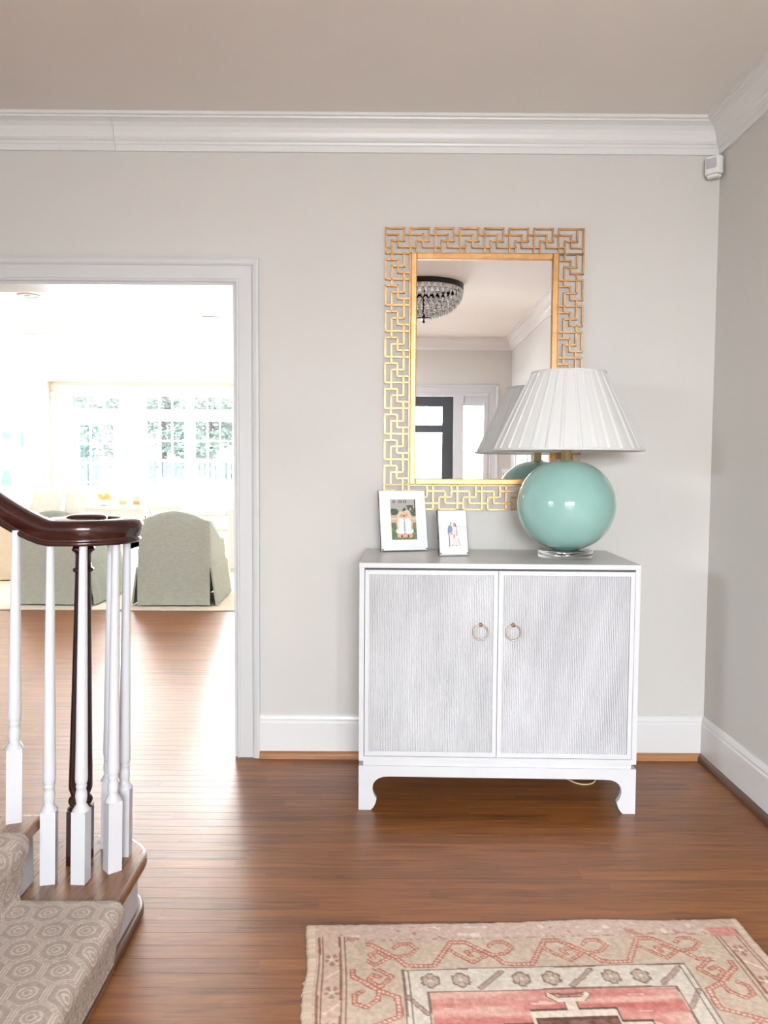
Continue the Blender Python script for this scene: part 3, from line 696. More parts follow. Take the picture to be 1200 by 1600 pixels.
def beach_print(nx=100, ny=140):
    V, U = np.meshgrid(np.linspace(0, 1, ny), np.linspace(0, 1, nx), indexing='ij')
    A = np.zeros((ny, nx, 3)); A[:] = np.array((240, 241, 243))/255
    put(A, V < .66, (214, 222, 222)); put(A, V < .58, (226, 229, 226)); put(A, V < .40, (238, 238, 234))
    put(A, (V < .62) & (V > .40) & (vnoise(U*6, V*60, 3) > .66), (236, 240, 240))
    skin = (206, 150, 138)
    put(A, disc(U, V, .43, .70, .032, .034), skin); put(A, disc(U, V, .43, .715, .032, .022), (190, 150, 132))
    put(A, disc(U, V, .40, .57, .085, .10), (132, 146, 178)); put(A, disc(U, V, .335, .52, .028, .085), (122, 134, 166))
    put(A, (U > .335) & (U < .475) & (V > .44) & (V < .50), (206, 174, 170))
    put(A, (U > .345) & (U < .405) & (V > .19) & (V < .46), (232, 214, 206)); put(A, (abs(U-.352) < .012) & (V > .17) & (V < .44), (110, 92, 110))
    put(A, disc(U, V, .565, .665, .05, .055), (150, 104, 96)); put(A, disc(U, V, .56, .672, .03, .032), skin); put(A, disc(U, V, .60, .61, .035, .065), (128, 88, 84))
    put(A, disc(U, V, .56, .545, .072, .10), (236, 214, 214)); put(A, disc(U, V, .63, .49, .022, .09), skin)
    put(A, (abs(U-.56+(V-.3)*.12) < .05+(.50-V)*.32) & (V > .19) & (V < .50), (240, 214, 212))
    put(A, disc(U, V, .53, .41, .02, .05), (180, 120, 120)); put(A, (abs(U-.70-(.3-V)*.45) < .010) & (V > .20) & (V < .36), (150, 120, 120))
    put(A, disc(U, V, .46, .20, .05, .012) | disc(U, V, .60, .20, .04, .012), (188, 158, 150))
    return A
def print_obj(name, A, w, h, parent, cx_=0, cz=0, y=0.0, m='print_ink'):
    ny, nx = A.shape[:2]; X, Z = np.meshgrid(np.linspace(-w/2, w/2, nx), np.linspace(0, h, ny))
    P = np.stack([X+cx_, np.full_like(X, y), Z+cz], -1)
    return link(name, grid_mesh(name, P, A), m, parent)
def easel_frame(name, label, cat, bl, br, h, lean):
    bl, br = Vector(bl), Vector(br); w = (br-bl).length; a = math.atan2(br.y-bl.y, br.x-bl.x)
    root = thing(name, label, cat, (bl+br)/2, 0); root.rotation_euler = (-lean, 0, a)
    root.rotation_mode = 'XYZ'
    return root, w
ZT = .9055
fr, w = easel_frame('picture_frame', 'white matted photo frame of two girls hugging, on the cabinet', 'picture frame', (-.002, -.172, ZT+.0015), (.190, -.122, ZT+.0015), .245, R(13))
H_ = .249
MB().box(-w/2, w/2, 0, .010, 0, H_).build('frame_block', 'acrylic', fr, .0012)
MB().box(-w/2+.002, w/2-.002, -.0016, -.0004, .002, H_-.002).build('mat_board', 'paper_white', fr)
print_obj('photo_print', girls_print(), .106, .166, fr, 0.001, .045, -.0020)
for sx in (-1, 1): MB().lathe([(.0035, 0), (.0035, .0035), (0, .0042)], 12, Matrix.Translation((sx*(w/2-.007), -.0015, .006)) @ Matrix.Rotation(R(90), 4, 'X')).build('corner_stud', 'ring_metal', fr)
MB().add([(-.03, .010, .15), (.03, .010, .15), (.035, .075, .012), (-.035, .075, .012), (-.03, .013, .15), (.03, .013, .15), (.035, .078, .012), (-.035, .078, .012)], [(0, 1, 2, 3), (7, 6, 5, 4), (0, 4, 5, 1), (1, 5, 6, 2), (2, 6, 7, 3), (3, 7, 4, 0)]).build('easel_back', 'groove_dark', fr)
fr, w = easel_frame('photo_block', 'small clear block frame of a couple on a beach, on the cabinet', 'picture frame', (.2215, -.318, ZT+.0015), (.338, -.291, ZT+.0015), .172, R(12))
H_ = .178
MB().box(-w/2, w/2, 0, .018, 0, H_).build('frame_block', 'acrylic', fr, .0015)
print_obj('photo_print', beach_print(), w-.006, H_-.006, fr, 0, .003, -.0010)
MB().box(-w/2+.001, w/2-.001, .0185, .0215, .001, H_-.001).build('back_plate', 'paper_white', fr, .001)
MB().box(-w/2, w/2, -.002, .020, -.0005, .004).build('bottom_edge', 'plastic_grey', fr, .001)
for sx in (-1, 1): MB().lathe([(.003, 0), (.003, .0035), (0, .0042)], 12, Matrix.Translation((sx*(w/2-.006), -.001, .0075)) @ Matrix.Rotation(R(90), 4, 'X')).build('corner_stud', 'ring_metal', fr)

# ------------------------------------------------------------------ motion sensor in the corner
def sensor(loc, rz, label):
    se = thing('motion_sensor', label, 'sensor', loc, rz)
    MB().prism([(-.034, 0), (.034, 0), (.036, -.022), (.026, -.040), (-.026, -.040), (-.036, -.022)], -.030, .040, 'z').build('housing', 'plastic_white', se, .006, 3)
    MB().prism([(-.030, -.004), (.030, -.004), (.022, -.034), (-.022, -.034)], -.043, -.0303, 'z').build('chin', 'plastic_white', se, .006, 3)
    MB().box(-.021, .021, -.043, -.0405, -.010, .030).build('lens', 'plastic_grey', se, .0008)
sensor((XR-.031, -.031, 2.472), R(-45), 'small white motion sensor in the corner under the crown moulding')

# ------------------------------------------------------------------ staircase
RISE, RUN, NX, NSTEP = .17, .23, -.643, 9
BCX, BCY, BR = -.800, -1.245, .157
SY0, SY1 = -2.45, -1.352
stair = thing('staircase', 'brown wooden stair treads with white risers and a rounded starting step', 'staircase', (0, 0, 0))
def bull(inset, far_left=-.955):
    r_ = BR-inset; pts = [(NX-inset, SY0)]
    for k in range(25):
        a = PI*k/24; pts.append((BCX+r_*math.cos(a), BCY+r_*math.sin(a)))
    pts.append((BCX-r_, SY1-.03)); pts.append((BCX-r_, SY0))
    return pts
t1 = MB().prism(bull(0), RISE-.030, RISE, 'z').build('tread', 'tread_wood', stair, .011, 4)
MB().prism(bull(.026), 0, RISE-.030, 'z').build('riser', 'white_paint', stair)
MB().prism(bull(.010), 0.0005, .026, 'z').build('shoe_molding', 'dark_shoe_wood', stair, .009, 3)
for k in range(1, NSTEP):
    nx_ = NX-k*RUN; z1 = RISE*(k+1)
    MB().box(nx_-RUN-.03, nx_, SY0, SY1+.016, z1-.030, z1).build('tread', 'tread_wood', stair, .011, 4)
    MB().box(nx_-.045, nx_-.026, SY0, SY1-.012, z1-RISE, z1-.030).build('riser', 'white_paint', stair)
pl = [(NX-RUN-.026, 0)]
for k in range(1, NSTEP): pl += [(NX-k*RUN-.026, RISE*k), (NX-k*RUN-.026, RISE*(k+1)-.03)]
pl += [(NX-NSTEP*RUN-.026, RISE*NSTEP-.03), (NX-NSTEP*RUN-.026, 0)]
MB().prism(pl, SY1-.012, SY1+.0, 'y').build('side_panel', 'white_paint', stair)
MB().prism(pl, SY0, SY0+.012, 'y').build('side_panel', 'white_paint', stair)

# balustrade
bal = thing('balustrade', 'white turned balusters under a dark mahogany volute handrail', 'balustrade', (0, 0, 0))
LEAN = .021
def baluster(x, y, z, ztop, rz, lean=LEAN):
    h = ztop-z; b = .0185
    sq = MB()
    T = Matrix.Rotation(rz, 4, 'Z')
    sq.box(-b, b, -b, b, 0, .190, T)
    sq.lathe([(.0225, .190), (.0150, .203), (.0120, .206), (.0135, .214), (.0152, .226), (.0140, .238), (.0115, .247), (.0135, .250), (.0140, .254), (.0125, .258), (.0130, .260), (.0155, .266), (.0160, .275), (.0152, .32), (.0098, h)], 24, T)
    # slight lean, as the photo shows
    vv = []
    for (px_, py_, pz_) in sq.v: vv.append((px_+lean*pz_/h, py_, pz_))
    sq.v = vv
    o = sq.build('baluster', 'white_paint', bal); o.location = (x, y, z)
    return o
RZ0 = 1.045
rail_under = lambda x: RZ0 + (0 if x > -.86 else (.50*(-.86-x) if x > -.95 else .045+.739*(-.95-x)))
baluster(-.936, -1.377, 2*RISE, rail_under(-.915)+.012, R(24))
baluster(-.858, -1.358, RISE, RZ0+.01, R(12))
baluster(-.776, -1.356, RISE, RZ0+.01, R(-4))
baluster(-.714, -1.296, RISE, RZ0+.01, R(40))
baluster(-.712, -1.210, RISE, RZ0+.01, R(4))
baluster(-.772, -1.160, RISE, RZ0+.01, R(15))
for k in range(2, NSTEP-1):
    for q in (.07, .185):
        x = NX-k*RUN-q+.02; baluster(x, -1.377, RISE*(k+1), rail_under(x)+.012, R(8))
x = NX-RUN-.185+.02; baluster(x, -1.377, 2*RISE, rail_under(x)+.012, R(10))
# newel
nw = MB(); b = .0285; Tn = Matrix.Rotation(R(4), 4, 'Z')
nw.box(-b, b, -b, b, 0, .150, Tn)
hN = RZ0+.01-RISE
nw.lathe([(.034, .150), (.030, .153), (.024, .157), (.030, .164), (.032, .172), (.029, .180), (.023, .185), (.026, .192), (.0305, .205), (.0305, .225), (.0290, .30), (.0205, hN-.098), (.0205, hN-.092), (.0265, hN-.088), (.0265, hN-.082), (.0205, hN-.078), (.0200, hN-.045), (.0225, hN-.038), (.0290, hN-.034), (.0300, hN-.028), (.0270, hN-.023), (.0235, hN-.020), (.0300, hN-.014), (.0310, hN)], 28, Tn)
nw.v = [(p[0]+.024*p[2]/hN, p[1], p[2]) for p in nw.v]
o = nw.build('newel_post', 'dark_mahogany', bal); o.location = (-.818, -1.250, RISE)
# handrail: straight rake, easing, then the volute
HR = [(-.026, 0), (.026, 0), (.028, .006), (.026, .010), (.024, .012), (.028, .020), (.033, .034), (.034, .046), (.029, .057), (.018, .062), (0, .0635), (-.018, .062), (-.029, .057), (-.034, .046), (-.033, .034), (-.028, .020), (-.024, .012), (-.026, .010), (-.028, .006)]
path = []
for x in (-2.55, -2.2, -1.8, -1.4, -1.1): path.append((x, -1.357, RZ0+.045+.739*(-.95-x)))
for x, z in ((-1.02, .0955), (-.985, .071), (-.95, .0485), (-.915, .029), (-.885, .0145), (-.86, .005), (-.835, 0.0)): path.append((x, -1.357, RZ0+z))
VCX, VCY = -.786, -1.246
for k in range(0, 31):
    t = k/30.0; a = -PI/2 + t*R(395); r_ = .111 - .062*max(0, (t-.35)/.65)
    path.append((VCX+r_*math.cos(a), VCY+r_*math.sin(a), RZ0+.0006*0))
scl = [1.0]*len(path)
hr = MB().sweep(path, HR, smooth=True, scales=scl).build('handrail', 'mahogany', bal)
MB().lathe([(0, .030), (.050, .030), (.052, .0655), (.046, .0705), (.030, .0735), (0, .0745)], 40, Matrix.Translation((VCX, VCY, RZ0))).build('volute_cap', 'mahogany', hr)

# runner carpet
def runner():
    rs, stp = .003, 3
    prof = [(-.660, .003), (-.660, .03), (-.652, .075), (-.640, .118), (-.6335, .140), (-.6315, .152), (-.634, .166), (-.642, .1755), (-.656, .1785), (-.885, .1785)]
    pts = []
    for k in range(stp):
        for x, z in (prof if k == 0 else prof[1:]): pts.append(Vector((x-k*RUN, 0, z+k*RISE)))
    # resample evenly
    out = [pts[0]]; S = [0.0]; acc = 0
    for a, b_ in zip(pts[:-1], pts[1:]):
        d = (b_-a).length; n = max(1, int(round(d/rs)))
        for i in range(1, n+1): out.append(a.lerp(b_, i/n)); S.append(acc+d*i/n)
        acc += d
    ya, yb = -1.468, -2.33; yy = np.arange(ya, yb, -rs); S = np.array(S)
    SS, YY = np.meshgrid(S, yy, indexing='ij')
    P = np.zeros(SS.shape+(3,)); P[..., 0] = np.array([p.x for p in out])[:, None]; P[..., 1] = YY; P[..., 2] = np.array([p.z for p in out])[:, None]
    # rolled edges
    e = np.minimum((ya-YY), (YY-yb)); P[..., 2] -= .004*np.clip(1-e/.008, 0, 1)
    # pattern: staggered lattice of ringed medallions in a double hexagon net
    ax, ay = .078, .072
    ss = SS + .025; u = (ya-YY)+.012
    best = np.full(SS.shape, 9.0); sec = np.full(SS.shape, 9.0)
    for dr in (-1, 0, 1, 2):
        r_ = np.floor(u/ay)+dr; cy_ = r_*ay
        for dc in (-1, 0, 1):
            offx = np.where(r_ % 2 == 0, 0, .5); c_ = np.round(ss/ax-offx)+dc; cx_ = (c_+offx)*ax
            d = np.hypot(ss-cx_, u-cy_); sec = np.where(d < best, best, np.minimum(sec, d)); best = np.minimum(best, d)
    edge = (sec-best)
    nz_ = vnoise(SS*260, YY*260, 9); nz2 = vnoise(SS*14, YY*14, 2)
    line = (abs(best-.0085) < .0019) | (abs(best-.0185) < .0021) | (abs(edge-.011) < .0028) | (edge < .0018)
    A = np.zeros(SS.shape+(3,)); taupe = np.array((176, 160, 150))/255; cream = np.array((222, 208, 194))/255
    k = np.where(line, .86, .10) + (nz_-.5)*.5; k = np.clip(k, 0, 1)[..., None]
    A = taupe*(1-k)+cream*k; A *= (.96+.06*nz2)[..., None]
    P[..., 2] += (nz_-.5)*.0010
    o = link('stair_runner', grid_mesh('stair_runner', P, A), 'runner_wool')
    md = o.modifiers.new('thick', 'SOLIDIFY'); md.thickness = .006; md.offset = -1
    tag(o, 'taupe and cream patterned carpet runner laid over the stairs', 'carpet runner')
runner()

# ------------------------------------------------------------------ foyer rug
def seg_dist(U, V, pts):
    d = np.full(U.shape, 9.0); along = np.zeros(U.shape); acc = 0
    for (x0, y0), (x1, y1) in zip(pts[:-1], pts[1:]):
        L2 = (x1-x0)**2+(y1-y0)**2; t = np.clip(((U-x0)*(x1-x0)+(V-y0)*(y1-y0))/L2, 0, 1)
        q = np.hypot(U-x0-t*(x1-x0), V-y0-t*(y1-y0)); l = math.sqrt(L2)
        along = np.where(q < d, acc+t*l, along); d = np.minimum(d, q); acc += l
    return d, along
def foyer_rug():
    Wr, Lr, g = 1.175, 1.85, .0036
    nx, ny = int(Wr/g)+1, int(Lr/g)+1
    U1, V1 = np.linspace(0, Wr, nx), np.linspace(0, Lr, ny)
    V, U = np.meshgrid(V1, U1, indexing='ij')
    Us = np.minimum(U, Wr-U); Vs = np.minimum(V, Lr-V)
    wob = (vnoise(U*9, V*9, 21)-.5)*.012
    A = np.zeros(U.shape+(3,)); A[:] = np.array((212, 188, 168))/255
    col = lambda m, c: put(A, m, c)
    brown, redb, cream, beige, pink = (156, 118, 98), (186, 120, 98), (226, 214, 198), (206, 186, 164), (218, 158, 144)
    tot = np.minimum(Us, Vs)+wob*.4
    # outer guard with little motifs
    col((Vs < .078) & (Us > .03), (214, 188, 172)); col(Us < .085, (214, 186, 168))
    col((vnoise(U*40, V*55, 4) > .80) & (Vs > .02) & (Vs < .07), (232, 214, 196)); col((vnoise(U*46, V*60, 14) > .86) & (Vs > .02) & (Vs < .075), (196, 150, 132))
    col((abs(Vs-.074) < .003) & (vnoise(U*150, V*10, 8) > .45) & (Us > .1), (196, 160, 140))
    for q in (.030, .040, .085, .097): col((abs(Us+wob*.15-q) < .0022) & (Vs > .055), brown)
    # side guard flowers and slanted bars
    for k in range(14):
        vc = .15+k*.125
        col(disc(Us, V, .063, vc, .017, .024) & (np.hypot(Us-.063, (V-vc)*.7) > .006) & (np.sin(np.arctan2(V-vc, Us-.063)*5) > -.2), (176, 138, 118))
        col(disc(Us, V, .063, vc, .006, .008), cream)
        d, _ = seg_dist(Us, V, [(.047, vc+.075), (.079, vc+.045)]); col(d < .003, (236, 216, 198))
    # wave band
    band = (Us > .10) & (Vs > .078) & ~((Us > .235) & (Vs > .20))
    col(band, (211, 190, 169)); A[band] += ((vnoise(U*12, V*12, 6)-.5)*.04)[band][:, None]
    def draw(pts, uu, vv, mask, w=.0075):
        d, al = seg_dist(uu, vv, pts)
        m = mask & (d < w); put(A, m, (206, 150, 130)); put(A, m & (d > w-.0032), redb)
        put(A, m & (d < w-.004) & ((al/.011) % 1 < .42), (232, 206, 188))
    def wave(uu, vv, mask, n, s0, per):
        # one long meander with hooks
        for k in range(n):
            o_ = s0+k*per; f = lambda P: [(o_+x*per, .078+.122*y_) for x, y_ in P]
            draw(f([(-.10, .88), (.04, .88), (.27, .10), (.42, .10), (.66, .56), (.76, .86), (.90, .88), (1.0, .88)]), uu, vv, mask)
            draw(f([(.23, .36), (.30, .52), (.44, .80), (.60, .58), (.50, .38), (.40, .44), (.44, .58)]), uu, vv, mask, .0062)
            draw(f([(.66, .56), (.80, .52), (.90, .32), (.84, .12), (.72, .12), (.66, .26)]), uu, vv, mask, .0062)
    wave(U, Vs, band & (Vs < .205) & (Us > .15), 5, .06, .246)
    sm = band & (Us < .24) & (Vs > .19)
    wave(V, np.where(Us < .5, .078+(Us-.10)*.122/.135, 9), sm, 8, .12, .235)
    # corner motif
    # white border
    white = (Us > .235) & (Vs > .20) & ~((Us > .29) & (Vs > .285))
    col(white, (224, 212, 196))
    for k in range(9):
        uc = .30+k*.0735
        for vv in (V, Lr-V):
            if k % 3 == 2:
                d, _ = seg_dist(U, vv, [(uc-.03, .272), (uc+.0, .245), (uc+.03, .214)]); col((d < .0065) & white, (186, 166, 150)); col((d < .0075) & (d > .005) & white, brown)
            else:
                an = np.arctan2((vv-.243), U-uc); rr = np.hypot(U-uc, (vv-.243)*.85)
                m = white & (rr < .025*(.80+.2*np.abs(np.sin(an*3)))); col(m, (200, 178, 160)); col(m & (rr > .018), (158, 134, 116)); col(m & (np.abs(np.sin(an*3)) < .2), (150, 126, 110)); col(m & (rr < .005), cream)
    for k in range(12):
        vc = .36+k*.11
        if k % 3 == 0:
            d, _ = seg_dist(Us, V, [(.242, vc-.06), (.262, vc-.03), (.284, vc)]); col((d < .0055) & white, (186, 166, 150)); col((d < .0065) & (d > .0042) & white, brown)
        else:
            rr = np.hypot((Us-.2625), (V-vc)*.75); an = np.arctan2(V-vc, Us-.2625)
            m = white & (rr < .021*(.8+.2*np.abs(np.sin(an*3)))); col(m, (200, 178, 160)); col(m & (rr > .015), (138, 116, 100)); col(m & (np.abs(np.sin(an*3)) < .2), (150, 126, 110))
    for a, b in ((.235, .200), (.290, .285)):
        m = ((abs(Us+wob*.3-a) < .0026) & (Vs > b-.002)) | ((abs(Vs+wob*.5-b) < .0026) & (Us > a)); col(m, (146, 122, 106))
    m = (abs(Us+wob*.3-.248) < .0020) & (Vs > .20); col(m, (146, 122, 106))
    # red field with streaks
    field = (Us > .292) & (Vs > .288)
    st_ = vnoise(U*3.2, V*46, 31); st2 = vnoise(U*9, V*90, 33)
    k_ = np.clip((st_*.7+st2*.45-.28)*1.7, 0, 1)[..., None]
    fc = np.array((230, 186, 170))/255*(1-k_)+np.array((206, 122, 112))/255*k_
    A[field] = fc[field]
    col(field & (st2 > .86) & (st_ < .5), (232, 196, 180))
    # medallion and its finial
    mc = Wr/2+.03
    du = abs(U-mc); dv = abs(V-Lr/2)
    def stepped(u_, v_, s_): return ((u_ < .10*s_) & (v_ < .575*s_)) | ((u_ < .17*s_) & (v_ < .53*s_)) | ((u_ < .235*s_) & (v_ < .47*s_))
    col(field & stepped(du, dv, 1.0), (110, 90, 80)); col(field & stepped(du, dv, .985), (230, 214, 194)); col(field & stepped(du, dv, .945), (112, 84, 72))
    col(field & stepped(du, dv, .93) & (vnoise(U*80, V*80, 3) > .35), (140, 102, 88)); col(field & stepped(du, dv, .72), (212, 140, 124))
    for vv in (V, Lr-V):
        m = field & (abs(U-mc) < .016) & (vv > .33) & (vv < .36); col(m, (120, 98, 86)); col(field & (abs(U-mc) < .0125) & (vv > .32) & (vv < .362), (230, 214, 194))
        d, _ = seg_dist(U, vv, [(mc-.045, .305), (mc-.03, .322), (mc+.03, .322), (mc+.045, .305)]); col(field & (d < .009), (120, 98, 86)); col(field & (d < .0065), (230, 214, 194))
        d, _ = seg_dist(U, vv, [(mc-.035, .300), (mc+.0, .307), (mc+.035, .300)]); col(field & (d < .004), (140, 112, 98))
    col(((Wr-U) > .03) & ((Wr-U) < .105) & (V > .045) & (V < .088), (220, 156, 144))
    # abrash and wear
    A += ((vnoise(U*5, V*5, 40)-.5)*.05 + (vnoise(U*120, V*120, 41)-.5)*.10)[..., None]
    sel = np.minimum(U, Wr-U) < .020; A[sel] = np.array((222, 200, 178))/255 + ((vnoise(U*10, V*200, 50)-.5)*.12)[sel][:, None]
    # outline: slightly uneven hand woven edge
    X = U-Wr/2 + np.where(U < Wr/2, -1, 1)*(np.clip(1-Us/.06, 0, 1))*(vnoise(U*0+3, V*7, 60)-.5)*.018
    X += (vnoise(V*4, V*0+.3, 62)-.5)*.010
    Yy = -V + np.clip(1-V/.10, 0, 1)*((vnoise(U*4, V*0, 61)-.5)*.020 + (vnoise(U*70, V*0, 63)-.5)*.005)
    Xe = np.clip(1-Us/.006, 0, 1)*(vnoise(U*0+(U > Wr/2)*7, V*75, 64)-.5)*.006; X += np.where(U < Wr/2, -1, 1)*Xe
    Zz = .0085 - .006*np.clip(1-np.minimum(Us, Vs)/.006, 0, 1)**2 + (vnoise(U*6, V*6, 65)-.5)*.0015 + (vnoise(U*220, V*220, 66)-.5)*.0009
    Pm = np.stack([X, Yy, Zz], -1)
    root = thing('area_rug', 'faded pink wool rug with hooked border, on the foyer floor', 'rug', (.398, -1.262, 0), R(2.6))
    o = link('pile', grid_mesh('pile', Pm, A), 'rug_wool', root)
    md = o.modifiers.new('thick', 'SOLIDIFY'); md.thickness = .0055; md.offset = -1
    # fringe knots along the far end and the selvage
    mbq = MB(); rs = random.Random(5)
    for j in range(0, nx, 2):
        p = Pm[0, j]; mbq.ball((p[0]+rs.uniform(-.002, .002), p[1]+rs.uniform(-.001, .004), .004), rs.uniform(.003, .0055), rs.uniform(.003, .007), .0032, 6, 4)
    for i in range(0, ny, 3):
        for j, s_ in ((0, -1), (nx-1, 1)):
            p = Pm[i, j]; mbq.ball((p[0]+s_*rs.uniform(-.002, .003), p[1], .004), rs.uniform(.003, .006), rs.uniform(.0025, .0055), .003, 6, 4)
    o = mbq.build('fringe', 'linen_cream', root, fix=False); o['kind'] = 'stuff'
foyer_rug()

# ------------------------------------------------------------------ chandelier (seen in the mirror)
ch = thing('chandelier', 'black rimmed crystal basket ceiling light reflected in the mirror', 'ceiling light', (.305, -2.965, CEIL))
RC = .300
MB().lathe([(RC-.012, -.036), (RC+.004, -.036), (RC+.007, -.030), (RC+.004, -.016), (RC+.007, -.006), (RC+.007, -.001), (RC-.012, -.001), (RC-.012, -.036)], 64, cap=False).build('rim', 'black_iron', ch)
MB().lathe([(0, -.0010), (RC-.013, -.0010), (RC-.013, -.006), (0, -.006)], 48, cap=False).build('ceiling_plate', 'plastic_white', ch)
def drop():
    m = MB(); s_ = 1.0
    m.add([(0, 0, .5), (.40, 0, .12), (.12, .22, .12), (-.4, 0, .12), (.12, -.22, .12), (-.12, .22, .12), (-.12, -.22, .12), (0, 0, -.62)],
          [(0, 1, 2), (0, 2, 5), (0, 5, 3), (0, 3, 6), (0, 6, 4), (0, 4, 1), (7, 2, 1), (7, 5, 2), (7, 3, 5), (7, 6, 3), (7, 4, 6), (7, 1, 4)])
    return m.mesh('crystal_drop')
rows = [(.298, -.056, 40, .046), (.292, -.090, 40, .045), (.276, -.122, 38, .042), (.252, -.152, 38, .038), (.222, -.178, 36, .034), (.188, -.200, 34, .030), (.150, -.217, 28, .028), (.110, -.230, 22, .026), (.070, -.238, 14, .026)]
dm = drop(); dm.materials.append(MATS['crystal'])
for i, (r_, z, n, s_) in enumerate(rows):
    row = thing('crystal_row', None, None); row.parent = ch
    MB().torus(r_, .0018, 48, 5, Matrix.Translation((0, 0, z+.019))).build('wire_ring', 'black_iron', row)
    for k in range(n):
        a = 2*PI*(k+.5*(i % 2))/n; o = bpy.data.objects.new('crystal_drop', dm); C.objects.link(o); o.parent = row
        o.location = (r_*math.cos(a), r_*math.sin(a), z); o.scale = (s_, s_, s_); o.rotation_euler = (0, 0, a+PI/2+.4*((k*7) % 5-2)*.3)
MB().lathe([(0, -.262), (.045, -.258), (.060, -.252), (.045, -.248), (.010, -.246), (.008, -.03), (0, -.03)], 28).build('centre_rod', 'black_iron', ch)
MB().lathe([(0, -.290), (.008, -.288), (.011, -.280), (.007, -.272), (.005, -.264), (.008, -.260), (0, -.259)], 16).build('finial', 'black_iron', ch)
for k in range(6):
    a = 2*PI*k/6; MB().tube([(q*math.cos(a), q*math.sin(a), z+.019) for q, z in [(r_, z) for r_, z, _, _ in rows]], .0016, 5).build('rib', 'black_iron', ch)

# ------------------------------------------------------------------ living room furniture
tag(MB().box(-5.3, 1.2, 3.39, 8.6, .0005, .012).build('living_rug', 'rug_pale', None, .004), 'large pale rug under the living room armchairs', 'rug')
def armchair(label, loc, rz, m='linen_sage', group=None):
    root = thing('armchair', label, 'armchair', loc, rz, group)
    Wc, Dc, Hs = .65, .82, .83; n = 60
    # plan path of the outer shell from front of one arm round the back to the other; back of the chair faces -y
    def plan(t, w, d):
        rc = .05; segs = [('l', (-w/2, d), (-w/2, rc)), ('a', (-w/2+rc, rc), rc), ('l', (-w/2+rc, 0), (w/2-rc, 0)), ('b', (w/2-rc, rc), rc), ('l', (w/2, rc), (w/2, d))]
        lens = [d-rc, rc*PI/2, w-2*rc, rc*PI/2, d-rc]; s_ = t*sum(lens)
        for (sg, ln) in zip(segs, lens):
            if s_ <= ln+1e-9:
                q = s_/ln
                if sg[0] == 'l': return (sg[1][0]+(sg[2][0]-sg[1][0])*q, sg[1][1]+(sg[2][1]-sg[1][1])*q)
                cx_, cy_ = sg[1]
                a = PI+q*PI/2 if sg[0] == 'a' else 1.5*PI+q*PI/2
                return (cx_+rc*math.cos(a), cy_+rc*math.sin(a))
            s_ -= ln
        return (w/2, d)
    def top(x, y_):
        hb = .745+.085*math.cos(min(1, abs(x)/(Wc/2))*PI/2)**1.0
        if y_ < .10: return hb
        return max(.54, .745-.235*min(1, (y_-.10)/.60))
    ts = [i/(n-1) for i in range(n)]; z0 = .30
    def shell(zlo):
        mbq = MB(); vs_ = []; K = 7
        outer = []; inner = []
        for t in ts:
            x, y_ = plan(t, Wc, Dc-.04); xi, yi = plan(t, Wc-.22, Dc-.15); yi += .11; h = top(x, y_)
            col_ = []
            for j in range(K):
                q = j/(K-1); k_ = 1-.07*q*(1 if abs(x) > .2 else 1); col_.append((x*k_, y_+.015*q, zlo+(h-.03-zlo)*q))
            col_ += [((x*.95+xi*.05)*.955, y_*.8+yi*.2, h-.008), ((x+xi)/2*.965, (y_+yi)/2, h), ((x*.2+xi*.8)*.98, y_*.2+yi*.8, h-.008), (xi, yi, h-.035), (xi, yi, zlo)]
            vs_ += col_; m_ = len(col_)
        fs_ = [(i*m_+j, (i+1)*m_+j, (i+1)*m_+j+1, i*m_+j+1) for i in range(n-1) for j in range(m_-1)]
        fs_ += [tuple(range(m_)), tuple(reversed(range((n-1)*m_, n*m_)))]
        return mbq.add(vs_, fs_, True)
    shell(z0).build('upholstered_shell', m, root)
    # skirt in panels with open kick pleats at the corners
    def panel(p, q, flare):
        p, q = Vector(p), Vector(q); t = (q-p); nrm = Vector((t.y, -t.x, 0)).normalized(); N_ = 10; vs_ = []
        for zf, of in ((.34, 0.0), (.012, flare)):
            for k in range(N_+1):
                b = p+t*(k/N_) + nrm*(of+.003+.004*math.sin(k*2.1)*(1 if zf < .1 else 0)); vs_.append((b.x, b.y, zf))
        for zf, of in ((.34, -.012), (.012, flare-.012)):
            for k in range(N_+1):
                b = p+t*(k/N_) + nrm*of; vs_.append((b.x, b.y, zf))
        m_ = N_+1; fs_ = []
        for k in range(N_): fs_ += [(k, k+1, m_+k+1, m_+k), (2*m_+k, 3*m_+k, 3*m_+k+1, 2*m_+k+1), (k, 2*m_+k, 2*m_+k+1, k+1), (m_+k, m_+k+1, 3*m_+k+1, 3*m_+k)]
        fs_ += [(0, m_, 3*m_, 2*m_), (m_-1, 3*m_-1, 4*m_-1, 2*m_-1)]
        MB().add(vs_, fs_).build('skirt_panel', m, root)
    w = Wc/2
    panel((-w+.012, 0, 0), (w-.012, 0, 0), .012); panel((w, .012, 0), (w, Dc-.04, 0), .045); panel((-w, Dc-.04, 0), (-w, .012, 0), .045); panel((w-.012, Dc-.04, 0), (-w+.012, Dc-.04, 0), .012)
    MB().box(-w+.03, w-.03, .03, Dc-.06, .10, .36).build('seat_deck', m, root)
    MB().box(-w+.115, w-.115, .13, Dc-.01, .36, .50).build('seat_cushion', m, root, .04, 4)
    for sx in (-1, 1):
        for yy_ in (.06, Dc-.1): MB().lathe([(.014, .0), (.022, .12)], 12, Matrix.Translation((sx*(w-.06), yy_, 0))).build('leg', 'dark_mahogany', root)
    return root
armchair('sage grey skirted armchair seen from behind, beside the white casing', (-1.810, 3.55, .0125), R(1.5), group='pair of sage armchairs')
armchair('sage grey skirted armchair seen from behind the balusters', (-2.865, 3.56, .0125), R(-3), group='pair of sage armchairs')
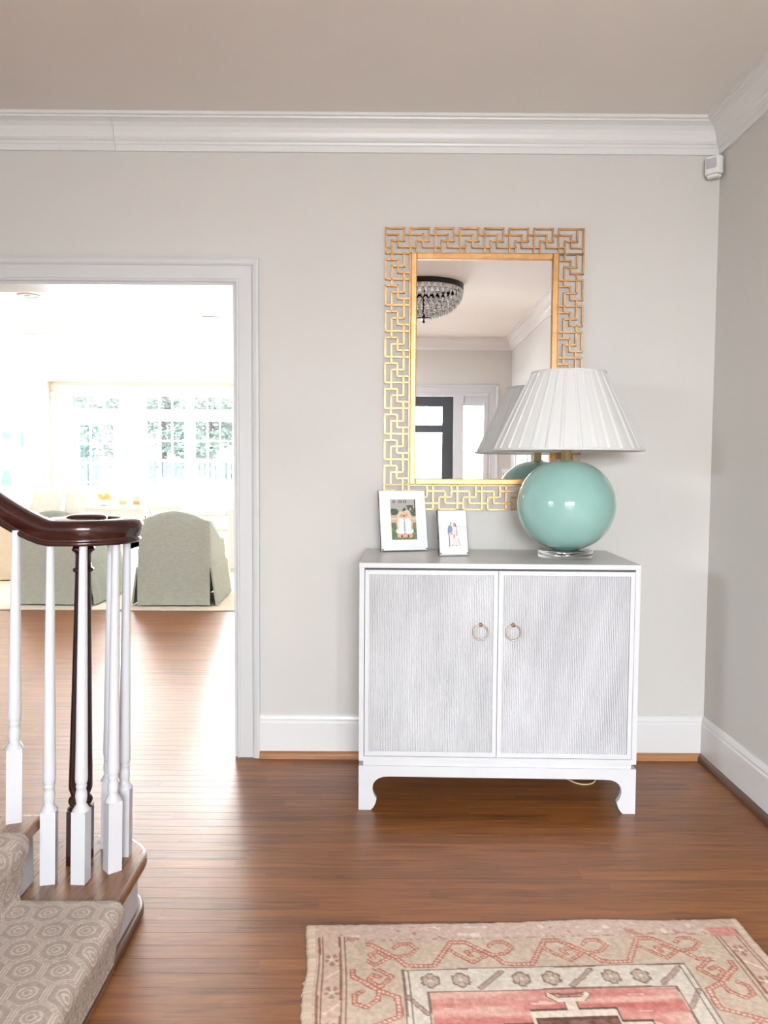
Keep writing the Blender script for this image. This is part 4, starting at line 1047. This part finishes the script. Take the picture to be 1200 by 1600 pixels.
armchair('cream skirted armchair at the left edge, beyond the handrail', (-4.35, 5.25, .0125), R(-70), 'linen_cream')
def sofa(label, loc, rz, w, m):
    root = thing('sofa', label, 'sofa', loc, rz)
    MB().box(-w/2, w/2, 0, .90, .12, .40).build('base', m, root, .02, 3)
    MB().box(-w/2, w/2, .68, .92, .30, .80).build('backrest', m, root, .06, 4)
    for s_ in (-1, 1): MB().box(min(s_*w/2, s_*(w/2-.2)), max(s_*w/2, s_*(w/2-.2)), 0, .9, .12, .62).build('armrest', m, root, .05, 4)
    for k in range(2):
        a = -w/2+.2+k*(w-.4)/2; MB().box(a+.005, a+(w-.4)/2-.005, -.02, .68, .40, .55).build('seat_cushion', m, root, .04, 4)
    for sx in (-1, 1):
        for yy_ in (.06, .84): MB().box(sx*(w/2-.08)-.025, sx*(w/2-.08)+.025, yy_-.025, yy_+.025, 0, .13).build('leg', 'dark_mahogany', root)
    return root
def pillow(label, loc, rx, rz, s_, m, ry=0.0):
    n = 14; mbq = MB(); vs_ = []
    for side in (1, -1):
        for j in range(n+1):
            for i in range(n+1):
                u, v = 2*i/n-1, 2*j/n-1; e = (1-u**4)*(1-v**4); pin = 1-.10*(1-abs(u))*abs(v)**2
                vs_.append((u*s_/2*(1-.07*(1-v*v)*0-.06*(v*v)*(1-abs(u))), side*(.07*e**.6), s_/2+v*s_/2*(1-.10*(1-u*u)*(1 if v > 0 else .2))))
    m_ = (n+1)*(n+1); fs_ = []
    for j in range(n):
        for i in range(n):
            a = j*(n+1)+i; fs_ += [(a, a+1, a+n+2, a+n+1), (m_+a, m_+a+n+1, m_+a+n+2, m_+a+1)]
    o = mbq.add(vs_, fs_, True).build('pillow', m, None); o.location = loc; o.rotation_euler = (rx, ry, rz)
    return tag(o, label, 'pillow', 'pillows on the living room sofas')
sofa('white sofa below the garden door, behind the left armchair', (-4.15, 6.45, .0125), 0, 2.0, 'linen_white')
sofa('white sofa below the windows, behind the right armchair', (-1.75, 6.75, .0125), 0, 2.0, 'linen_white')
pillow('white pillow on the far sofa just above the handrail', (-4.80, 6.80, .556), R(-14), R(14), .44, 'linen_white')
pillow('grey pillow on the far sofa between two others', (-4.36, 6.93, .556), R(-14), R(-4), .42, 'pillow_grey')
pillow('grey pointed pillow on the far sofa below the garden door', (-3.87, 6.93, .556), R(-14), R(4), .44, 'pillow_grey')
pillow('white pillow on the far sofa above the left armchair', (-3.55, 6.72, .556), R(-14), R(-8), .36, 'linen_white')
pillow('white pillow on the sofa above the right armchair back', (-2.30, 7.22, .555), R(-16), R(5), .46, 'linen_white')
pillow('grey pillow on the sofa above the right armchair back', (-1.75, 7.22, .555), R(-16), R(-6), .48, 'pillow_grey')
# console table with flowers and two little frames
ct = thing('console_table', 'white console table between the two far sofas', 'table', (-2.98, 5.62, .0125))
MB().box(-.36, .36, -.17, .17, .735, .765).build('tabletop', 'trim_paint', ct, .004)
for sx in (-1, 1):
    for sy in (-1, 1): MB().box(sx*.325-.02, sx*.325+.02, sy*.135-.02, sy*.135+.02, 0, .735).build('leg', 'trim_paint', ct)
MB().box(-.33, .33, -.145, .145, .66, .735).build('apron', 'trim_paint', ct)
fl = thing('flower_bowl', 'low bowl of pale orange flowers on the console table', 'flowers', (-3.12, 5.62, .7785))
MB().lathe([(.0, 0), (.04, 0), (.07, .03), (.078, .055), (.072, .055), (.06, .03), (0, .012)], 20).build('bowl', 'plastic_white', fl)
rs = random.Random(8)
for k in range(14):
    a = rs.uniform(0, 6.28); q = rs.uniform(0, .085); MB().ball((q*math.cos(a), q*math.sin(a), .075+rs.uniform(0, .05)), .026, .026, .022, 8, 6).build('blossom', 'flower_orange', fl)
for k, (x, lb) in enumerate(((-2.905, 'tiny pale framed picture on the console beside the flowers'), (-2.755, 'tiny orange framed picture on the console, away from the flowers'))):
    pf = thing('small_frame', lb, 'picture frame', (x, 5.60, .778), R(4-8*k)); pf.rotation_euler[0] = R(-10)
    rim(MB(), .05, 0, .105, .014, -.008, .004).build('frame', 'trim_paint', pf)
    Ag = np.zeros((20, 14, 3)); Ag[:] = np.array((226, 224, 210))/255; Ag[:11] = np.array((206, 196, 150) if k == 0 else (214, 160, 112))/255
    print_obj('photo_print', Ag, .072, .077, pf, 0, .014, -.002)
    MB().box(-.045, .045, 0, .003, .004, .10).build('back_plate', 'groove_dark', pf)
# white side chest seen right of the armchair
sc_ = thing('side_chest', 'white panelled chest beyond the right armchair, at the casing edge', 'chest', (-1.52, 5.95, .0125))
MB().box(-.24, .30, -.2, .2, .04, .70).build('body', 'trim_paint', sc_, .004); MB().box(-.26, .32, -.22, .22, .70, .73).build('top', 'trim_paint', sc_, .003)
MB().box(-.20, .02, -.208, -.2, .10, .64).build('door', 'trim_paint', sc_, .003); MB().box(.04, .26, -.208, -.2, .10, .64).build('door', 'trim_paint', sc_, .003)
MB().box(-.22, .28, -.18, .18, 0, .04).build('plinth', 'trim_paint', sc_)
# painting on the left wall of the living room
def sea_painting(nx=110, ny=120):
    V, U = np.meshgrid(np.linspace(0, 1, ny), np.linspace(0, 1, nx), indexing='ij')
    A = np.zeros((ny, nx, 3)); A[:] = np.array((118, 138, 142))/255; A += ((vnoise(U*6, V*7, 3)-.5)*.06)[..., None]
    put(A, (abs(np.hypot((U-.62)/.06, (V-.74)/.16)-1) < .16) & (V > .62), (108, 108, 122))
    put(A, disc(U, V, .82, .82, .075, .085), (138, 118, 104)); put(A, (abs(U-.42) < .10) & (abs(V-.71) < .035), (70, 136, 134)); put(A, disc(U, V, .78, .68, .042, .085), (60, 132, 148))
    put(A, disc(U, V, .40, .27, .12, .12), (70, 140, 146)); put(A, disc(U, V, .18, .6, .1, .16), (130, 112, 100)); put(A, (abs(U-.55) < .012) & (V > .25) & (V < .6), (120, 118, 120))
    put(A, (abs(V-.25-(U-.85)*-1.2) < .02) & (U > .78) & (U < .92), (96, 100, 108)); put(A, disc(U, V, .62, .22, .04, .05), (100, 110, 118))
    return A
pt = thing('painting', 'pale abstract painting with aqua shapes on the bright side wall', 'painting', (FXL+.0225, 8.95, .52), R(90))
MB().box(-.74, .74, -.018, .022, 0, 1.62).build('canvas', 'paper_white', pt)
print_obj('painted_face', sea_painting(), 1.47, 1.61, pt, 0, .005, -.0188, 'canvas_oil')
sensor((FXL+.031, FY-.031, 2.44), R(45), 'small motion sensor in the far living room corner by the garden door')
# ceiling fittings
def downlight(x, y, label):
    d = thing('recessed_light', label, 'ceiling light', (x, y, CEIL), 0, 'recessed lights in the living room ceiling')
    MB().lathe([(.058, -.0005), (.098, -.0005), (.100, -.004), (.094, -.008), (.062, -.006), (.058, -.0005)], 36, cap=False).build('trim_ring', 'trim_paint', d)
    MB().lathe([(0, -.0008), (.060, -.0008), (.060, -.003), (0, -.003)], 30, cap=False).build('lens', 'pillow_grey', d)
downlight(-2.98, 3.47, 'recessed ceiling light nearest the opening, above the left armchair')
downlight(-1.66, 4.45, 'recessed ceiling light above the right armchair')
downlight(-2.79, 6.33, 'recessed ceiling light deepest in the living room')
vt = thing('ceiling_vent', 'white louvred air vent in the living room ceiling', 'vent', (-3.72, 5.6, CEIL))
rim_v = MB().box(-.22, .22, -.14, -.115, -.008, -.0005).box(-.22, .22, .115, .14, -.008, -.0005).box(-.22, -.195, -.115, .115, -.008, -.0005).box(.195, .22, -.115, .115, -.008, -.0005)
rim_v.build('frame', 'trim_paint', vt)
for k in range(9): MB().box(-.195, .195, -.115+.0256*k, -.115+.0256*k+.018, -.007, -.002).build('slat', 'trim_paint', vt)
